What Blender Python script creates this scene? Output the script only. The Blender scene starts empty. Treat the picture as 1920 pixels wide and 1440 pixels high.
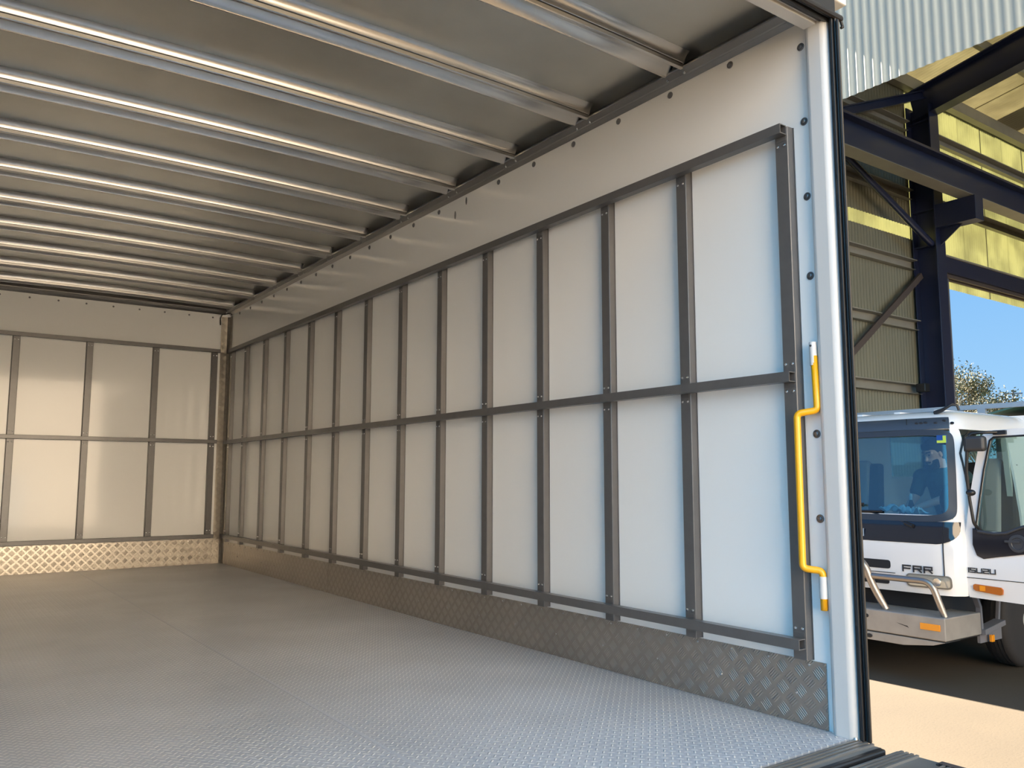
import bpy, bmesh, math, random
from mathutils import Vector, Matrix

# ------------------------------------------------------------------ camera, sky, sun, exposure
S = bpy.context.scene
C = S.collection
random.seed(7)
PI = math.pi
cam_d = bpy.data.cameras.new('camera')
cam = bpy.data.objects.new('camera', cam_d)
C.objects.link(cam)
cam_d.sensor_fit = 'HORIZONTAL'
cam_d.sensor_width = 36.0
cam_d.lens = 1564.5 / 1920 * 36.0
cam_d.clip_start = 0.02
cam_d.clip_end = 500
YAW, PITCH, ROLL = 0.6187, 0.1129, 0.0005
F = Vector((math.sin(YAW) * math.cos(PITCH), math.cos(YAW) * math.cos(PITCH), math.sin(PITCH)))
R = F.cross(Vector((0, 0, 1))).normalized()
U = R.cross(F)
R2 = R * math.cos(ROLL) + U * math.sin(ROLL)
U2 = -R * math.sin(ROLL) + U * math.cos(ROLL)
M = Matrix((R2, U2, -F)).transposed().to_4x4()
M.translation = Vector((0.04, -1.6168, 0.7763))
cam.matrix_world = M
S.camera = cam

w = bpy.data.worlds.new('sky')
S.world = w
w.use_nodes = True
nt = w.node_tree
nt.nodes.clear()
wo = nt.nodes.new('ShaderNodeOutputWorld')
wb = nt.nodes.new('ShaderNodeBackground')
tc = nt.nodes.new('ShaderNodeTexCoord')
sx = nt.nodes.new('ShaderNodeSeparateXYZ')
rp = nt.nodes.new('ShaderNodeValToRGB')
rp.color_ramp.elements[0].position = 0.0
rp.color_ramp.elements[0].color = (0.42, 0.72, 1.0, 1)
rp.color_ramp.elements[1].position = 0.9
rp.color_ramp.elements[1].color = (0.13, 0.36, 0.95, 1)
e = rp.color_ramp.elements.new(0.3)
e.color = (0.20, 0.50, 0.97, 1)
nt.links.new(tc.outputs['Generated'], sx.inputs[0])
nt.links.new(sx.outputs['Z'], rp.inputs[0])
# added brightening of the unseen sky behind the camera, fills the truck interior
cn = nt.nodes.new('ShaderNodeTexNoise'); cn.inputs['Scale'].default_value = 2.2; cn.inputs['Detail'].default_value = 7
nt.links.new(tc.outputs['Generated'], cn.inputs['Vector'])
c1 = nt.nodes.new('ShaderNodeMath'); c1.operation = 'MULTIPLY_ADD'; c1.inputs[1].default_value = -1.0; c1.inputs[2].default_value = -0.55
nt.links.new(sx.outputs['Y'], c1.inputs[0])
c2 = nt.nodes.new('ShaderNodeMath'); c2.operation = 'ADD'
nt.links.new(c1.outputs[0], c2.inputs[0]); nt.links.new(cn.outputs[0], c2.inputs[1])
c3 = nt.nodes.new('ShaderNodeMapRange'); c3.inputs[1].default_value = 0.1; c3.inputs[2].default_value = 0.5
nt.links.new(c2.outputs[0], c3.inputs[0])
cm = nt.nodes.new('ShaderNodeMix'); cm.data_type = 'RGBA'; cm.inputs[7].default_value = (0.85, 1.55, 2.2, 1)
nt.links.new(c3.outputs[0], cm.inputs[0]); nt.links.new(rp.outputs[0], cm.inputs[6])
# added blue boost in unseen sky left of the opening, cools the side wall
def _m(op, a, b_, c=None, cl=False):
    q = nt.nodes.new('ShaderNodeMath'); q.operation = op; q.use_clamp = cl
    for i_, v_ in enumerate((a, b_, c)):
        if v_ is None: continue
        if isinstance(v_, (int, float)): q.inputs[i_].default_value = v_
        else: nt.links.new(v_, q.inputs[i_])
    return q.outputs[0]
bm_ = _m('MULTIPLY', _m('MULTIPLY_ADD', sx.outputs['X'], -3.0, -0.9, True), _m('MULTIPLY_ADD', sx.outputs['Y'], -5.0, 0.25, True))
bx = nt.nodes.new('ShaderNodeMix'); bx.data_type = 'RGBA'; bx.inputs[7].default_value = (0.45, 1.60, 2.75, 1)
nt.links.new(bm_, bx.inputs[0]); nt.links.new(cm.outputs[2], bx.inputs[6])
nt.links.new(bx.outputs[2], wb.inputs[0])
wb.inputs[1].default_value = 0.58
nt.links.new(wb.outputs[0], wo.inputs[0])

sun_d = bpy.data.lights.new('sun', 'SUN')
sun = bpy.data.objects.new('sun', sun_d)
C.objects.link(sun)
sun_d.energy = 30.0
sun_d.angle = math.radians(0.55)
sun_d.color = (1.0, 0.90, 0.74)
sdir = Vector((-0.012, 0.766, 0.643)).normalized()      # towards the sun
sun.rotation_euler = sdir.to_track_quat('Z', 'Y').to_euler()
sun.location = (0, 30, 30)

S.view_settings.view_transform = 'Standard'
S.view_settings.look = 'None'
S.view_settings.gamma = 1.0
S.view_settings.use_curve_mapping = False
S.view_settings.exposure = 0.75
S.cycles.max_bounces = 18
S.cycles.diffuse_bounces = 14
S.cycles.glossy_bounces = 8
S.cycles.transparent_max_bounces = 12
S.cycles.sample_clamp_indirect = 6
S.cycles.caustics_reflective = False
S.cycles.use_denoising = True

# ------------------------------------------------------------------ helpers
class MB:
    def __init__(s):
        s.v = []
        s.f = []
    def add(s, vs, fs):
        o = len(s.v)
        s.v += [Vector(p) for p in vs]
        s.f += [tuple(i + o for i in f) for f in fs]
        return s
    def box(s, a, b):
        x0, y0, z0 = [min(a[i], b[i]) for i in range(3)]
        x1, y1, z1 = [max(a[i], b[i]) for i in range(3)]
        return s.add([(x0, y0, z0), (x1, y0, z0), (x1, y1, z0), (x0, y1, z0), (x0, y0, z1), (x1, y0, z1), (x1, y1, z1), (x0, y1, z1)],
                     [(0, 3, 2, 1), (4, 5, 6, 7), (0, 1, 5, 4), (1, 2, 6, 5), (2, 3, 7, 6), (3, 0, 4, 7)])
    def prism(s, poly, d):
        n = len(poly)
        d = Vector(d)
        a = [Vector(p) for p in poly]
        return s.add(a + [p + d for p in a], [tuple(range(n))[::-1], tuple(range(n, 2 * n))] + [(i, (i + 1) % n, n + (i + 1) % n, n + i) for i in range(n)])
    def tube(s, pts, r, n=10, cap=True, taper=None):
        pts = [Vector(p) for p in pts]
        k = len(pts)
        vs = []
        prev = None
        for i, p in enumerate(pts):
            t = (pts[min(i + 1, k - 1)] - pts[max(i - 1, 0)]).normalized()
            if prev is None:
                a = Vector((0, 0, 1)) if abs(t.z) < 0.9 else Vector((1, 0, 0))
                u = t.cross(a).normalized()
            else:
                u = (prev - t * prev.dot(t)).normalized()
            prev = u
            q = t.cross(u)
            rr = r if taper is None else r * taper[i]
            for j in range(n):
                an = 2 * PI * j / n
                vs.append(p + u * (rr * math.cos(an)) + q * (rr * math.sin(an)))
        fs = []
        for i in range(k - 1):
            for j in range(n):
                fs.append((i * n + j, i * n + (j + 1) % n, (i + 1) * n + (j + 1) % n, (i + 1) * n + j))
        if cap:
            fs += [tuple(range(n))[::-1], tuple((k - 1) * n + j for j in range(n))]
        return s.add(vs, fs)
    def bar(s, a, b, w_, h, up=(0, 0, 1)):
        a, b = Vector(a), Vector(b)
        t = (b - a).normalized()
        u = t.cross(Vector(up)).normalized()
        q = u.cross(t)
        pl = [a + u * i * w_ / 2 + q * j * h / 2 for i, j in ((-1, -1), (1, -1), (1, 1), (-1, 1))]
        return s.prism(pl, b - a)
    def lathe(s, prof, o=(0, 0, 0), ax='z', n=24):
        vs = []
        for (r, h) in prof:
            for j in range(n):
                a = 2 * PI * j / n
                c, d = r * math.cos(a), r * math.sin(a)
                p = {'z': (c, d, h), 'x': (h, c, d), 'y': (c, h, d)}[ax]
                vs.append(Vector(o) + Vector(p))
        fs = []
        for i in range(len(prof) - 1):
            for j in range(n):
                fs.append((i * n + j, i * n + (j + 1) % n, (i + 1) * n + (j + 1) % n, (i + 1) * n + j))
        fs += [tuple(range(n))[::-1], tuple((len(prof) - 1) * n + j for j in range(n))]
        return s.add(vs, fs)
    def ball(s, c, r, n=12, m=8, sc=(1, 1, 1)):
        prof = [(max(1e-4, r * math.sin(PI * i / m)), -r * math.cos(PI * i / m)) for i in range(m + 1)]
        o = len(s.v)
        s.lathe(prof, (0, 0, 0), 'z', n)
        for i in range(o, len(s.v)):
            p = s.v[i]
            s.v[i] = Vector((p.x * sc[0] + c[0], p.y * sc[1] + c[1], p.z * sc[2] + c[2]))
        return s
    def capsule(s, a, b, r0, r1, n=12):
        a, b = Vector(a), Vector(b)
        t = (b - a).normalized()
        pts, tp = [], []
        for i in range(5):
            an = PI / 2 * (1 - i / 4)
            pts.append(a - t * r0 * math.sin(an)); tp.append(max(.02, math.cos(an)) * r0)
        for i in range(5):
            an = PI / 2 * i / 4
            pts.append(b + t * r1 * math.sin(an)); tp.append(max(.02, math.cos(an)) * r1)
        return s.tube(pts, 1.0, n, True, tp)
    def build(s, name, mat, parent=None, smooth=False, bevel=0, seg=2, auto=None):
        me = bpy.data.meshes.new(name)
        off = parent_loc(parent)
        me.from_pydata([p - off for p in s.v], [], s.f)
        me.validate()
        bm = bmesh.new(); bm.from_mesh(me)
        bmesh.ops.recalc_face_normals(bm, faces=bm.faces)
        bm.to_mesh(me); bm.free()
        if smooth:
            me.polygons.foreach_set('use_smooth', [True] * len(me.polygons))
            if smooth is not True:
                me.set_sharp_from_angle(angle=math.radians(smooth))
        me.materials.append(mat)
        o = bpy.data.objects.new(name, me)
        C.objects.link(o)
        if parent is not None:
            o.parent = parent
        if bevel:
            b = o.modifiers.new('bevel', 'BEVEL'); b.width = bevel; b.segments = seg; b.limit_method = 'ANGLE'; b.angle_limit = math.radians(40)
        return o

def parent_loc(p):
    v = Vector((0, 0, 0))
    while p is not None:
        v += p.location
        p = p.parent
    return v

def tag(o, label=None, cat=None, group=None, kind=None):
    if label: o['label'] = label
    if cat: o['category'] = cat
    if group: o['group'] = group
    if kind: o['kind'] = kind
    return o

def empty(name, loc, label=None, cat=None, group=None, kind=None):
    o = bpy.data.objects.new(name, None)
    o.empty_display_size = 0.05
    o.location = loc
    C.objects.link(o)
    return tag(o, label, cat, group, kind)

def struct(name, mb, mat, label=None, **k):
    o = mb.build(name, mat, None, **k)
    return tag(o, label, None, None, 'structure')

def copy_tree(o, parent=None):
    c = o.copy(); C.objects.link(c); c.parent = parent
    for ch in list(o.children): copy_tree(ch, c)
    return c

ORD = ['first', 'second', 'third', 'fourth', 'fifth', 'sixth', 'seventh', 'eighth', 'ninth', 'tenth', 'eleventh', 'twelfth',
       'thirteenth', 'fourteenth', 'fifteenth', 'sixteenth', 'seventeenth', 'eighteenth', 'nineteenth', 'twentieth', 'twenty-first', 'twenty-second']

# ------------------------------------------------------------------ materials
def newmat(name):
    m = bpy.data.materials.new(name); m.use_nodes = True
    n = m.node_tree
    return m, n, n.nodes['Principled BSDF']

def pm(name, col, rough=0.5, metal=0.0, coat=0.0, spec=0.5, noise=None, bump=None, coatr=0.05):
    """noise=(scale, amount) colour mottling; bump=(scale, strength, distance)"""
    m, n, b = newmat(name)
    b.inputs['Base Color'].default_value = (*col, 1)
    b.inputs['Roughness'].default_value = rough
    b.inputs['Metallic'].default_value = metal
    b.inputs['Coat Weight'].default_value = coat
    b.inputs['Coat Roughness'].default_value = coatr
    b.inputs['Specular IOR Level'].default_value = spec
    t = n.nodes.new('ShaderNodeTexCoord')
    if noise:
        nz = n.nodes.new('ShaderNodeTexNoise'); nz.inputs['Scale'].default_value = noise[0]; nz.inputs['Detail'].default_value = 6
        mp = n.nodes.new('ShaderNodeMapping')
        if len(noise) > 2: mp.inputs['Scale'].default_value = noise[2]
        n.links.new(t.outputs['Object'], mp.inputs[0]); n.links.new(mp.outputs[0], nz.inputs['Vector'])
        mx = n.nodes.new('ShaderNodeMix'); mx.data_type = 'RGBA'
        mx.inputs[6].default_value = (*[c * (1 - noise[1]) for c in col], 1)
        mx.inputs[7].default_value = (*[min(1, c * (1 + noise[1])) for c in col], 1)
        n.links.new(nz.outputs[0], mx.inputs[0]); n.links.new(mx.outputs[2], b.inputs['Base Color'])
    if bump:
        nz = n.nodes.new('ShaderNodeTexNoise'); nz.inputs['Scale'].default_value = bump[0]; nz.inputs['Detail'].default_value = 3
        n.links.new(t.outputs['Object'], nz.inputs['Vector'])
        bp = n.nodes.new('ShaderNodeBump'); bp.inputs['Strength'].default_value = bump[1]; bp.inputs['Distance'].default_value = bump[2]
        n.links.new(nz.outputs[0], bp.inputs['Height']); n.links.new(bp.outputs[0], b.inputs['Normal'])
    return m

def tread(name, col, rough, metal, pair, period, bars, blen, bw, dist, hi=None):
    """checker plate: cells at 45 degrees, bars turned in every other cell"""
    m, n, b = newmat(name)
    L = n.links
    t = n.nodes.new('ShaderNodeTexCoord'); sp = n.nodes.new('ShaderNodeSeparateXYZ')
    L.new(t.outputs['Object'], sp.inputs[0])
    def ma(op, a, c=None, clamp=False):
        q = n.nodes.new('ShaderNodeMath'); q.operation = op; q.use_clamp = clamp
        for i, x in enumerate((a, c)):
            if x is None: continue
            if isinstance(x, (int, float)): q.inputs[i].default_value = x
            else: L.new(x, q.inputs[i])
        return q.outputs[0]
    X, Y = sp.outputs[pair[0]], sp.outputs[pair[1]]
    cell = period / math.sqrt(2)
    k = 1 / (math.sqrt(2) * cell)
    A = ma('MULTIPLY', ma('ADD', X, Y), k)
    B = ma('MULTIPLY', ma('SUBTRACT', X, Y), k)
    fa, fb = ma('FLOOR', A), ma('FLOOR', B)
    par = ma('MODULO', ma('ABSOLUTE', ma('ADD', fa, fb)), 2)
    la, lb = ma('SUBTRACT', ma('SUBTRACT', A, fa), .5), ma('SUBTRACT', ma('SUBTRACT', B, fb), .5)
    ip = ma('SUBTRACT', 1, par)
    P = ma('ADD', ma('MULTIPLY', la, par), ma('MULTIPLY', lb, ip))
    Q = ma('ADD', ma('MULTIPLY', lb, par), ma('MULTIPLY', la, ip))
    if bars > 1:
        qs = ma('MULTIPLY', Q, bars / 0.76)
        qq = ma('SUBTRACT', ma('SUBTRACT', ma('ADD', qs, bars / 2), ma('FLOOR', ma('ADD', qs, bars / 2))), .5)
        inside = ma('LESS_THAN', ma('ABSOLUTE', Q), .38)
        h = ma('SUBTRACT', 1, ma('ADD', ma('POWER', ma('ABSOLUTE', ma('DIVIDE', P, blen)), 4), ma('POWER', ma('DIVIDE', ma('ABSOLUTE', qq), bw), 2)), True)
        h = ma('MULTIPLY', h, inside)
    else:
        h = ma('SUBTRACT', 1, ma('ADD', ma('POWER', ma('ABSOLUTE', ma('DIVIDE', P, blen)), 3), ma('POWER', ma('DIVIDE', ma('ABSOLUTE', Q), bw), 2)), True)
    hs = ma('POWER', h, .6)
    bp = n.nodes.new('ShaderNodeBump'); bp.inputs['Strength'].default_value = 1.0; bp.inputs['Distance'].default_value = dist
    L.new(hs, bp.inputs['Height']); L.new(bp.outputs[0], b.inputs['Normal'])
    mx = n.nodes.new('ShaderNodeMix'); mx.data_type = 'RGBA'
    mx.inputs[6].default_value = (*col, 1); mx.inputs[7].default_value = (*(hi or col), 1)
    L.new(hs, mx.inputs[0])
    nz = n.nodes.new('ShaderNodeTexNoise'); nz.inputs['Scale'].default_value = 2.2; nz.inputs['Detail'].default_value = 5
    L.new(t.outputs['Object'], nz.inputs['Vector'])
    m2 = n.nodes.new('ShaderNodeMix'); m2.data_type = 'RGBA'; m2.blend_type = 'MULTIPLY'; m2.inputs[0].default_value = .35
    L.new(mx.outputs[2], m2.inputs[6]); L.new(nz.outputs[0], m2.inputs[7])
    L.new(m2.outputs[2], b.inputs['Base Color'])
    b.inputs['Roughness'].default_value = rough; b.inputs['Metallic'].default_value = metal
    return m

def trans(name, col, tcol, fac):
    m = bpy.data.materials.new(name); m.use_nodes = True; n = m.node_tree; n.nodes.clear()
    o = n.nodes.new('ShaderNodeOutputMaterial'); mx = n.nodes.new('ShaderNodeMixShader'); mx.inputs[0].default_value = fac
    d = n.nodes.new('ShaderNodeBsdfDiffuse'); d.inputs[0].default_value = (*col, 1)
    t = n.nodes.new('ShaderNodeBsdfTranslucent')
    nz = n.nodes.new('ShaderNodeTexNoise'); nz.inputs['Scale'].default_value = 1.6; nz.inputs['Detail'].default_value = 8
    tcn = n.nodes.new('ShaderNodeTexCoord'); n.links.new(tcn.outputs['Object'], nz.inputs['Vector'])
    cr = n.nodes.new('ShaderNodeValToRGB')
    cr.color_ramp.elements[0].position = .35; cr.color_ramp.elements[0].color = (*[c * .72 for c in tcol], 1)
    cr.color_ramp.elements[1].position = .6; cr.color_ramp.elements[1].color = (*tcol, 1)
    n.links.new(nz.outputs[0], cr.inputs[0]); n.links.new(cr.outputs[0], t.inputs[0])
    n.links.new(d.outputs[0], mx.inputs[1]); n.links.new(t.outputs[0], mx.inputs[2]); n.links.new(mx.outputs[0], o.inputs[0])
    return m

def glass(name, tint, refl, rough=0.02, haze=None):
    m = bpy.data.materials.new(name); m.use_nodes = True; n = m.node_tree; n.nodes.clear()
    o = n.nodes.new('ShaderNodeOutputMaterial'); mx = n.nodes.new('ShaderNodeMixShader')
    tr = n.nodes.new('ShaderNodeBsdfTransparent'); tr.inputs[0].default_value = (*tint, 1)
    g = n.nodes.new('ShaderNodeBsdfGlossy'); g.inputs['Roughness'].default_value = rough
    lw = n.nodes.new('ShaderNodeLayerWeight'); lw.inputs[0].default_value = .25
    ad = n.nodes.new('ShaderNodeMath'); ad.operation = 'MULTIPLY_ADD'; ad.inputs[1].default_value = 1 - refl; ad.inputs[2].default_value = refl
    n.links.new(lw.outputs['Fresnel'], ad.inputs[0]); n.links.new(ad.outputs[0], mx.inputs[0])
    n.links.new(tr.outputs[0], mx.inputs[1]); n.links.new(g.outputs[0], mx.inputs[2]); n.links.new(mx.outputs[0], o.inputs[0])
    return m

m_gel = pm('white_gelcoat', (0.885, 0.89, 0.885), 0.12, 0, 0.22, 0.35, None, (2.2, 0.15, 0.010), 0.04)
m_white = pm('white_paint', (0.66, 0.66, 0.655), 0.28, 0, 0.2)
m_outer = pm('outer_skin', (0.8, 0.8, 0.8), 0.35)
m_track = pm('grey_track_paint', (0.125, 0.122, 0.122), 0.34, 0.25, 0.1, 0.5, (30, 0.12))
m_zinc = pm('zinc_screw', (0.75, 0.75, 0.76), 0.25, 1.0)
m_bolt = pm('dull_bolt', (0.17, 0.17, 0.18), 0.38, 0.8)
m_plate_joint = pm('joint_strip', (0.55, 0.575, 0.635), 0.42, 0.2)
m_alu = pm('mill_aluminium', (0.60, 0.585, 0.56), 0.27, 1.0, 0, .5, (3, 0.12, (0.15, 12, 12)))
m_skin = pm('roof_sheet_aluminium', (0.62, 0.62, 0.59), 0.36, 1.0, 0, .5, (3.5, 0.14), (1.2, 0.3, 0.02))
m_rail = pm('anodised_rail', (0.30, 0.295, 0.29), 0.3, 0.9)
m_tread = tread('tread_plate_floor', (0.61, 0.64, 0.71), 0.38, 0.2, ('X', 'Y'), 0.0303, 1, 0.60, 0.165, 0.0022, (1.0, 1.0, 1.0))  # bar tops set white: rubbed metal plus sky glint put into the colour
m_kick_r = tread('five_bar_side', (0.45, 0.41, 0.365), 0.32, 0.8, ('Y', 'Z'), 0.068, 5, 0.37, 0.36, 0.0018, (0.56, 0.53, 0.49))
m_kick_f = tread('five_bar_front', (0.47, 0.43, 0.37), 0.28, 0.9, ('X', 'Z'), 0.068, 5, 0.37, 0.36, 0.0016, (0.56, 0.51, 0.44))
m_yellow = pm('yellow_enamel', (0.86, 0.42, 0.005), 0.30, 0, 0.3)
m_rubber = pm('black_rubber', (0.012, 0.012, 0.014), 0.42)
m_brownrub = pm('aged_rubber', (0.013, 0.010, 0.008), 0.5)
m_plate = pm('worn_alu_plate', (0.27, 0.27, 0.265), 0.42, 0.6, 0, .5, (9, 0.25))
m_cord = pm('black_cord', (0.01, 0.01, 0.012), 0.6)
m_navy = pm('navy_steel', (0.012, 0.018, 0.055), 0.36, 0.0, 0.2, .5)
m_gsteel = pm('galvanised_steel', (0.30, 0.29, 0.25), 0.5, 0.2, 0, .5, (5, 0.15))
m_brsteel = pm('primer_steel', (0.07, 0.055, 0.05), 0.6)
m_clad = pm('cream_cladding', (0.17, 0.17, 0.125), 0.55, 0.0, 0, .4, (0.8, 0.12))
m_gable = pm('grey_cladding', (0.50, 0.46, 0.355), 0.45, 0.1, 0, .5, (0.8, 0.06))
m_fibre = trans('fibreglass_sheet', (0.55, 0.55, 0.38), (0.34, 0.34, 0.21), 0.72)
m_fibre_roof = trans('weathered_fibreglass', (0.45, 0.42, 0.28), (0.40, 0.37, 0.26), 0.5)
m_jamb = pm('grey_jamb', (0.16, 0.16, 0.18), 0.5)

def m_ground():
    m, n, b = newmat('concrete_yard')
    t = n.nodes.new('ShaderNodeTexCoord')
    a = n.nodes.new('ShaderNodeTexNoise'); a.inputs['Scale'].default_value = 0.7; a.inputs['Detail'].default_value = 8
    c = n.nodes.new('ShaderNodeTexNoise'); c.inputs['Scale'].default_value = 60; c.inputs['Detail'].default_value = 4
    n.links.new(t.outputs['Object'], a.inputs['Vector']); n.links.new(t.outputs['Object'], c.inputs['Vector'])
    r = n.nodes.new('ShaderNodeValToRGB')
    r.color_ramp.elements[0].position = .3; r.color_ramp.elements[0].color = (.050, .036, .0215, 1)
    r.color_ramp.elements[1].position = .75; r.color_ramp.elements[1].color = (.068, .049, .029, 1)
    n.links.new(a.outputs[0], r.inputs[0])
    r2 = n.nodes.new('ShaderNodeValToRGB')
    r2.color_ramp.elements[0].position = .28; r2.color_ramp.elements[0].color = (.55, .55, .55, 1)
    r2.color_ramp.elements[1].position = .45; r2.color_ramp.elements[1].color = (1, 1, 1, 1)
    n.links.new(c.outputs[0], r2.inputs[0])
    mx = n.nodes.new('ShaderNodeMix'); mx.data_type = 'RGBA'; mx.blend_type = 'MULTIPLY'; mx.inputs[0].default_value = .6
    n.links.new(r.outputs[0], mx.inputs[6]); n.links.new(r2.outputs[0], mx.inputs[7]); n.links.new(mx.outputs[2], b.inputs['Base Color'])
    b.inputs['Roughness'].default_value = .85
    bp = n.nodes.new('ShaderNodeBump'); bp.inputs['Strength'].default_value = .4; bp.inputs['Distance'].default_value = .004
    n.links.new(c.outputs[0], bp.inputs['Height']); n.links.new(bp.outputs[0], b.inputs['Normal'])
    return m

# ------------------------------------------------------------------ the truck body (the room)
W, L, GZ = 2.4, 6.33, -0.95
T = 0.06
struct('floor', MB().box((0, -0.08, -0.06), (W, L, 0)), m_tread, 'pale aluminium tread plate floor of the truck body')
struct('wall_right', MB().box((W, -0.0255, -0.06), (W + T, L + T, 2.371)), m_gel, 'glossy white side wall of the truck body')
struct('wall_left', MB().box((-T, 0, -0.06), (0, L + T, 2.42)), m_gel, 'glossy white wall facing the side wall')
struct('wall_front', MB().box((0, L, -0.06), (W, L + T, 2.42)), m_gel, 'glossy white end wall of the truck body')
# roof skin, slightly cambered
mb = MB()
N = 16
def camber(x): return 0.018 * (1 - ((x - 1.2) / 1.2) ** 2)
vs = []
for i in range(N + 1):
    x = -T + (W + 2 * T) * i / N
    for y in (-0.10, L + T):
        vs.append((x, y, 2.400 + camber(x)))
for i in range(N + 1):
    x = -T + (W + 2 * T) * i / N
    for y in (-0.10, L + T):
        vs.append((x, y, 2.46 + camber(x)))
fs = []
for i in range(N):
    a = 2 * i; b_ = 2 * (N + 1) + 2 * i
    fs += [(a, a + 1, a + 3, a + 2), (b_, b_ + 1, b_ + 3, b_ + 2), (a, a + 2, b_ + 2, b_), (a + 1, a + 3, b_ + 3, b_ + 1)]
fs += [(0, 1, 2 * N + 3, 2 * N + 2), (2 * N, 2 * N + 1, 4 * N + 3, 4 * N + 2)]
struct('ceiling', MB().add(vs, fs), m_skin, 'dull aluminium roof sheet of the truck body', smooth=30)

struct('trim_8', MB().box((1.198, -0.075, 0.0), (1.211, L - 0.005, 0.0008)), m_plate_joint, 'dull flat joint strip along the middle of the floor')
# side ceiling rails: an angle extrusion, ledge + lower flange
def rail_profile(sx_):
    # (distance from wall, z)
    return [(0.0, 2.322), (0.003, 2.320), (0.018, 2.336), (0.021, 2.335), (0.024, 2.340), (0.050, 2.352), (0.050, 2.358), (0.030, 2.362), (0.0, 2.40)]
pr = rail_profile(1)
struct('trim_1', MB().prism([(W - d, 0.0, z) for d, z in pr], (0, L, 0)), m_rail, 'grey extruded rail joining side wall and roof')
struct('trim_2', MB().prism([(d, 0.0, z) for d, z in pr], (0, L, 0)), m_rail, 'grey extruded rail joining the hidden wall and roof')
struct('trim_3', MB().prism([(0.05, L - d, z) for d, z in pr], (W - 0.1, 0, 0)), m_rail, 'grey extruded rail joining end wall and roof')

# rear portal
def post(x0, x1, name, label):
    struct(name, MB().box((x0, -0.105, -0.02), (x1, -0.019, 2.40)), m_white, label, bevel=0.022, seg=4, smooth=40)
post(W - 0.026, W + 0.052, 'trim_4', 'white rear corner post of the truck body')
post(-0.052, 0.026, 'trim_5', 'white rear corner post opposite')
struct('trim_6', MB().box((0.0265, -0.074, 2.272), (W - 0.0265, -0.026, 2.45)).box((0.0265, -0.082, 2.280), (W - 0.0265, -0.074, 2.45)), m_white, 'white header beam over the rear opening', bevel=0.010, seg=4, smooth=40)
struct('trim_7', MB().box((-0.12, -0.10, 2.372), (W + 0.115, -0.03, 2.62)).box((W + 0.078, -0.03, -0.1), (W + 0.10, 0.0, 2.371)).box((-0.12, -0.03, -0.1), (-0.078, 0.0, 2.371)), m_white,
       'white outer portal frame around the rear opening', bevel=0.005)
# door seal round the opening
sl = empty('door_seal', (W, -0.09, 0.0), 'black ribbed rubber seal around the rear opening of the truck', 'seal')
mb = MB()
for i, (dx, y0, y1) in enumerate([(-0.010, -0.1055, -0.115), (-0.020, -0.116, -0.126), (-0.012, -0.127, -0.134)]):
    mb.box((W + dx, y1, 0.0), (W + 0.012, y0, 2.276))
mb.build('side_strip', m_rubber, sl, bevel=0.004)
tag(MB().box((W - 0.016, -0.1465, -0.0), (W - 0.006, -0.1345, 2.262)).build('outer_lip', m_brownrub, sl, bevel=0.005), 'brown weathered outer lip')
mb = MB()
for i, (dz, y0, y1) in enumerate([(2.276, -0.083, -0.094), (2.270, -0.096, -0.110), (2.277, -0.112, -0.122)]):
    mb.box((-0.05, y1, dz), (W + 0.012, y0, 2.37))
mb.build('top_strip', m_rubber, sl, bevel=0.004)
MB().box((-0.05, -0.140, 2.270), (W + 0.032, -0.1235, 2.290)).build('top_lip', m_brownrub, sl, bevel=0.008)
mb = MB()
for dx, y0, y1 in [(0.010, -0.088, -0.102), (0.020, -0.104, -0.118), (0.012, -0.120, -0.130)]:
    mb.box((dx, y1, 0.0), (-0.07, y0, 2.33))
mb.build('side_strip', m_rubber, sl, bevel=0.004)
MB().tube([(W + .022, -0.131, 2.278), (W + .030, -0.131, 2.264), (W + .034, -0.131, 2.254), (W + .026, -0.131, 2.250)], 0.005, 8).build('seal_end_hook', m_brownrub, sl, smooth=True)
# dark hinge block on the header
hb = MB().box((W - 0.07, -0.16, 2.435), (W + 0.03, -0.102, 2.49)).build('hinge_block', m_rubber, None, bevel=0.012)
tag(hb, 'black hinge block on the white outer header, above the corner post', 'hinge')

# ------------------------------------------------------------------ roof bows
def bow_mesh(y0):
    # cross-section (y, z) of an aluminium channel bow
    sec = [(-0.040, 2.4035), (-0.027, 2.4005), (-0.016, 2.394), (-0.009, 2.386), (-0.0045, 2.377), (-0.002, 2.366), (0.0, 2.365), (0.0, 2.3715), (0.0035, 2.3715), (0.0035, 2.3665),
           (0.0045, 2.350), (0.0075, 2.347), (0.018, 2.3465), (0.0205, 2.349), (0.024, 2.370), (0.030, 2.374), (0.056, 2.3745), (0.062, 2.372), (0.094, 2.352), (0.096, 2.3475), (0.102, 2.3475), (0.104, 2.351),
           (0.106, 2.396), (0.112, 2.402), (0.112, 2.407), (-0.040, 2.407)]
    vs, fs = [], []
    n = len(sec)
    xs = [0.05 + (W - 0.10) * i / 12 for i in range(13)]
    for x in xs:
        c = camber(x) - camber(0.05)
        for (y, z) in sec:
            vs.append((x, y0 + y, z + c * (1 if z < 2.39 else 1)))
    for i in range(len(xs) - 1):
        for j in range(n):
            fs.append((i * n + j, i * n + (j + 1) % n, (i + 1) * n + (j + 1) % n, (i + 1) * n + j))
    fs += [tuple(range(n)), tuple((len(xs) - 1) * n + j for j in range(n))]
    return MB().add(vs, fs)
proto = None
NB = 11
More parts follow.
